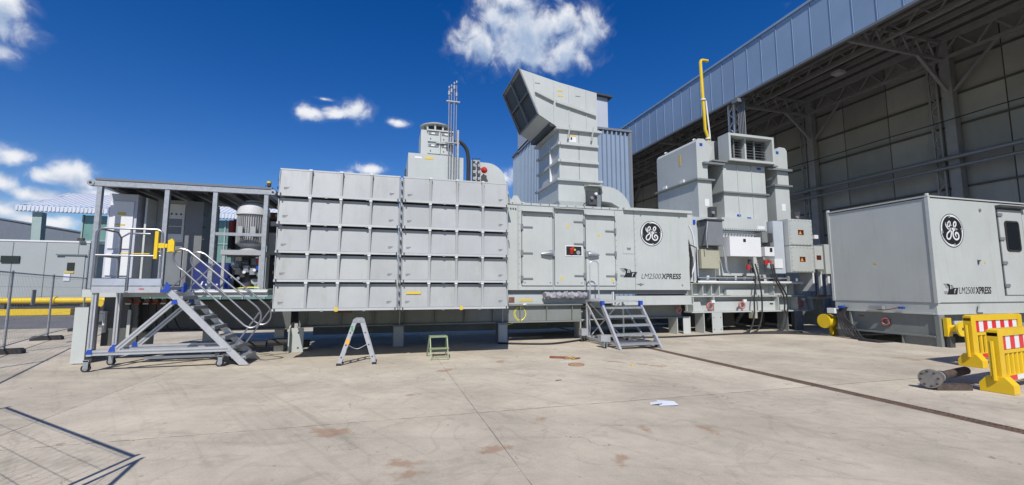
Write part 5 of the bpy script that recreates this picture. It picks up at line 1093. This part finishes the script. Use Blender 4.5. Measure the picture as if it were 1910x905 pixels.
mb = MB(); mb.prism([(15.35,.70),(17.5,.70),(17.5,.60),(15.35,.60)],'y',EF+.02,EF+.06); mb.build('skid_rail', paint, e); mb = MB(); mb.prism([(16.3,.93),(16.55,.93),(16.6,1.06),(16.5,1.16),(16.38,1.14)],'y',EF-.05,EF-.01); mb.build('lug_plate', paint, e)
MB().tube(arc((EX+.02,9.95,.60),.10,0,360,12,'yz'),.03,6).build('lifting_ring', pinkp, e); B(EX+.045,EX+.058,10.6,10.75,.72,.76).build('rust_mark', brownv, e)
B(EX-.14,EX-.03,9.9,10.3,.98,1.08).build('cable_socket', galv, e); B(EX-.10,EX-.03,9.35,9.5,1.01,1.07).build('blue_socket', blueplastic, e); MB().tube(crom([(EX-.08,10.3,1.02),(EX-.12,9.9,.96),(EX-.08,9.5,1.04)],5),.015,6).build('cable', brownv, e)
fl = thing('yellow_flange', 'yellow blind flange on a short pipe at the enclosure skid corner', 'flange', (15.1,8.4,0))
MB().cyl((14.98,8.54,.52),(14.98,8.25,.52),.09,12).build('pipe', yellow, fl); MB().cyl((14.98,8.25,.52),(14.98,8.20,.52),.20,20).build('blind_plate', yellow, fl); B(14.80,14.98,8.44,8.53,.30,.80).build('bracket', yellow, fl); MB().cyl((14.98,8.199,.52),(14.98,8.193,.52),.04,8).build('bore', darkp, fl); B(14.82,15.02,8.42,8.5,.004,.29).build('stand', darkp, fl)
fl = thing('yellow_valve_flange', 'yellow flange disc between the generator legs and control enclosure', 'flange', (14.6,11.9,0)); MB().cyl((14.5,11.75,.5),(14.75,11.75,.5),.24,18).build('disc', yellow, fl); MB().cyl((14.75,11.75,.5),(15.3,11.75,.5),.15,14).build('pipe', yellow, fl); B(14.8,15.0,11.7,11.8,.0,.4).build('stand', yellow, fl)
cc_ = thing('cable_bundle', 'looped black cables hanging by the enclosure end with blue plug', 'cables', (14.6,11.1,0))
for q in range(6):
    o_ = q*.045
    MB().tube(crom([(14.66,11.25-o_,1.0),(14.58,11.3-o_,.7),(14.5,11.15-o_*2,.35),(14.42,10.9-o_*2,.08),(14.35,10.4-o_,.03),(14.2,9.9+o_,.03)],6),.024,8).build('cable', rubber, cc_)
B(14.56,14.66,11.1,11.26,.96,1.04).build('plug', blueplastic, cc_); B(14.5,14.64,11.35,11.6,.78,.95).build('white_plug', whitep, cc_)
B(14.1,14.7,9.75,10.35,.004,.03).build('rubber_mat', rubber, cc_)

# ground cables under the machines
mb = MB().tube(crom([(7.3,13.3,.03),(8.6,12.7,.03),(10.2,12.75,.03),(12.0,12.9,.03),(13.6,12.6,.03),(14.6,11.7,.03)],6),.028,6); solo(mb,'ground_cable',rubber,'black cable lying along the machine feet toward the enclosure','cable')
mb = MB().tube(crom([(3.2,12.6,.03),(4.3,12.1,.03),(5.0,12.2,.03),(6.2,12.9,.03)],6),.028,6); solo(mb,'floor_cable',rubber,'black cable on the concrete between support box and step platform','cable')
mb = MB()
for q in range(4): mb.tube(crom([(13.0+q*.2,13.2,.03),(13.6+q*.25,12.7-q*.07,.04+.02*q),(14.2+.1*q,12.8,.03),(14.6,12.3-.1*q,.03)],6),.026,6)
solo(mb,'cable_heap',rubber,'tangled black cables on the ground below the junction cabinets','cables')

# ================================================================== BARRIERS, SPOOL, TIMBER
def barrier():
    b_ = thing('barrier', 'x', 'barrier', (0,0,0), 'yellow plastic barriers')
    L, H = 2.0, 1.05
    fr = MB(); fr.box(.05,L-.05,-.035,.035,.16,.26); fr.box(.04,.20,-.065,.065,.12,H-.02); fr.box(L-.20,L-.04,-.065,.065,.12,H-.02)
    fr.prism([(.04,H-.12),(.04,H-.06),(.10,H),(L-.10,H),(L-.04,H-.06),(L-.04,H-.12)],'y',-.06,.06); fr.box(.2,L-.2,-.04,.04,.63,.69); fr.build('frame', yplastic, b_)
    for q in range(10): MB().tube([(.29+q*.158,0,.26),(.29+q*.158,0,.63)],.036,8).build('slat', yplastic, b_)
    for sgn in (-1,1):
        for q in range(10): B(.205+q*.159,.205+(q+1)*.159-.002,min(sgn*.036,sgn*.040),max(sgn*.036,sgn*.040),.70,.93).build('reflector', redref if q%2==0 else whiteref, b_)
        for q in range(5): B(.4+q*.24,.4+(q+1)*.24-.002,min(sgn*.036,sgn*.040),max(sgn*.036,sgn*.040),.17,.25).build('lower_reflector', redref if q%2==0 else whiteref, b_)
    B(.2,L-.2,-.034,.034,.698,.932).build('reflector_board', yplastic, b_)
    for x in (.0,L-.22): MB().prism([(-.19,.0),(.19,.0),(.19,.14),(.10,.26),(-.10,.26),(-.19,.14)],'x',x,x+.20).build('foot', yplastic, b_)
    MB().cyl((-.02,0,.2),(-.02,0,.85),.03,8).build('hook_post', yplastic, b_)
    return b_
bp_ = barrier(); bp_['label'] = 'yellow plastic barrier with red-white band nearest the flanged pipe'; bp_.location = (9.13,4.66,0.004); bp_.rotation_euler = (0,0,R(8)); bp_.scale = (1,1,.92)
b2 = copy_tree(bp_); b2['label'] = 'yellow plastic barrier with red-white band behind another, nearer the control enclosure'; b2.location = (11.62,6.3,0.004); b2.rotation_euler = (0,0,R(4)); b2.scale = (1,1,1)
sp = thing('pipe_spool', 'dark steel pipe with bolted round end flange resting on timber', 'pipe', (8.9,5.2,0))
a0, a1 = Vector((8.42,5.10,.17)), Vector((9.85,5.42,.17)); dr_ = (a1-a0).normalized()
MB().tube([a0+dr_*.05,a0+dr_*.20,a0+dr_*.24,a1],.07,14,radii=[.09,.075,.07,.07]).build('pipe', wooddark, sp)
fl_ = MB().cyl(a0-dr_*.03,a0+dr_*.05,.145,24).build('end_flange', steel, sp)
for q in range(8):
    u_ = dr_.cross(Vector((0,0,1))).normalized(); v_ = u_.cross(dr_); o_ = (u_*math.cos(R(q*45+10))+v_*math.sin(R(q*45+10)))*.112; MB().cyl(a0-dr_*.05+o_,a0+dr_*.07+o_,.017,6).build('bolt', darkp, fl_)
MB().cyl(a0+dr_*.30,a0+dr_*.36,.085,14).build('collar', galv, sp); MB().cyl(a0+dr_*.40,a0+dr_*.43,.088,14).build('collar', darkp, sp)
mb = MB().bar((8.45,5.08,.045),(8.98,4.92,.045),.13,.085); solo(mb,'timber_block',wooddark,'dark timber block lying under the flanged pipe','timber')
mb = MB().bar((8.66,5.30,.105),(8.98,5.36,.105),.10,.03); mb.bar((8.66,5.30,.045),(8.98,5.36,.045),.10,.085); solo(mb,'wedge_block',yellow,'yellow wedge propped beneath the flanged pipe','wedge')

# ================================================================== LOOSE ITEMS ON THE CONCRETE
mb = MB().bar((3.72,9.80,.02),(4.08,9.62,.02),.11,.035); solo(mb,'red_board',rustw,'dark red-brown board lying on the concrete by scraps','board')
mb = MB().bar((3.98,9.55,.02),(4.22,9.55,.02),.10,.03); solo(mb,'wood_offcut',wood,'orange-brown wood offcut beside the red-brown board','board')
mb = MB().bar((4.17,9.45,.02),(4.34,9.50,.02),.06,.02); solo(mb,'brown_chip',rustw,'small brown chip of wood beside the orange offcut','board')
mb = MB().bar((4.10,9.60,.045),(4.16,9.36,.02),.02,.012); solo(mb,'yellow_strip',yellow,'thin yellow strip across the wood scraps','strip')
mb = MB().bar((3.72,9.22,.006),(4.10,9.14,.006),.10,.01); solo(mb,'plastic_sheet',mat('clear_film',(.55,.52,.47),.3),'flat pale plastic strip in front of the wood offcut','sheet')
mb = MB().tube([(3.92,8.75,.004),(3.92,8.75,.022),(3.92,8.75,.024)],.17,24,radii=[.17,.17,.15]); solo(mb,'round_lid',mat('lid_brown',(.36,.22,.13),.6,var=.15,scale=15),'flat round brown lid lying on the concrete','lid')
mb = MB().tube([(5.0,8.35,.004),(5.0,8.35,.03)],.025,10); solo(mb,'litter_scrap',yellow,'tiny yellow scrap alone on the concrete','litter')
pp = thing('paper_sheets', 'crumpled white paper sheets lying on the concrete before the drain', 'paper', (3.85,5.5,0))
mb = MB(); mb.add([(3.66,5.42,.006),(3.92,5.36,.012),(4.0,5.58,.006),(3.76,5.64,.025)],[(0,1,2,3)]); mb.add([(3.66,5.42,.004),(3.92,5.36,.010),(4.0,5.58,.004),(3.76,5.64,.023)],[(3,2,1,0)]); mb.build('sheet', paper, pp)
mb = MB(); mb.add([(3.56,5.50,.005),(3.72,5.44,.03),(3.80,5.58,.028),(3.64,5.62,.005)],[(0,1,2,3)]); mb.build('sheet', paper, pp)
mb = MB().tube(crom([(2.9,7.35,.008),(2.95,7.38,.008),(3.02,7.38,.008)],4),.006,5); solo(mb,'wire_scrap',darkp,'short dark wire scrap on the bare concrete','wire')
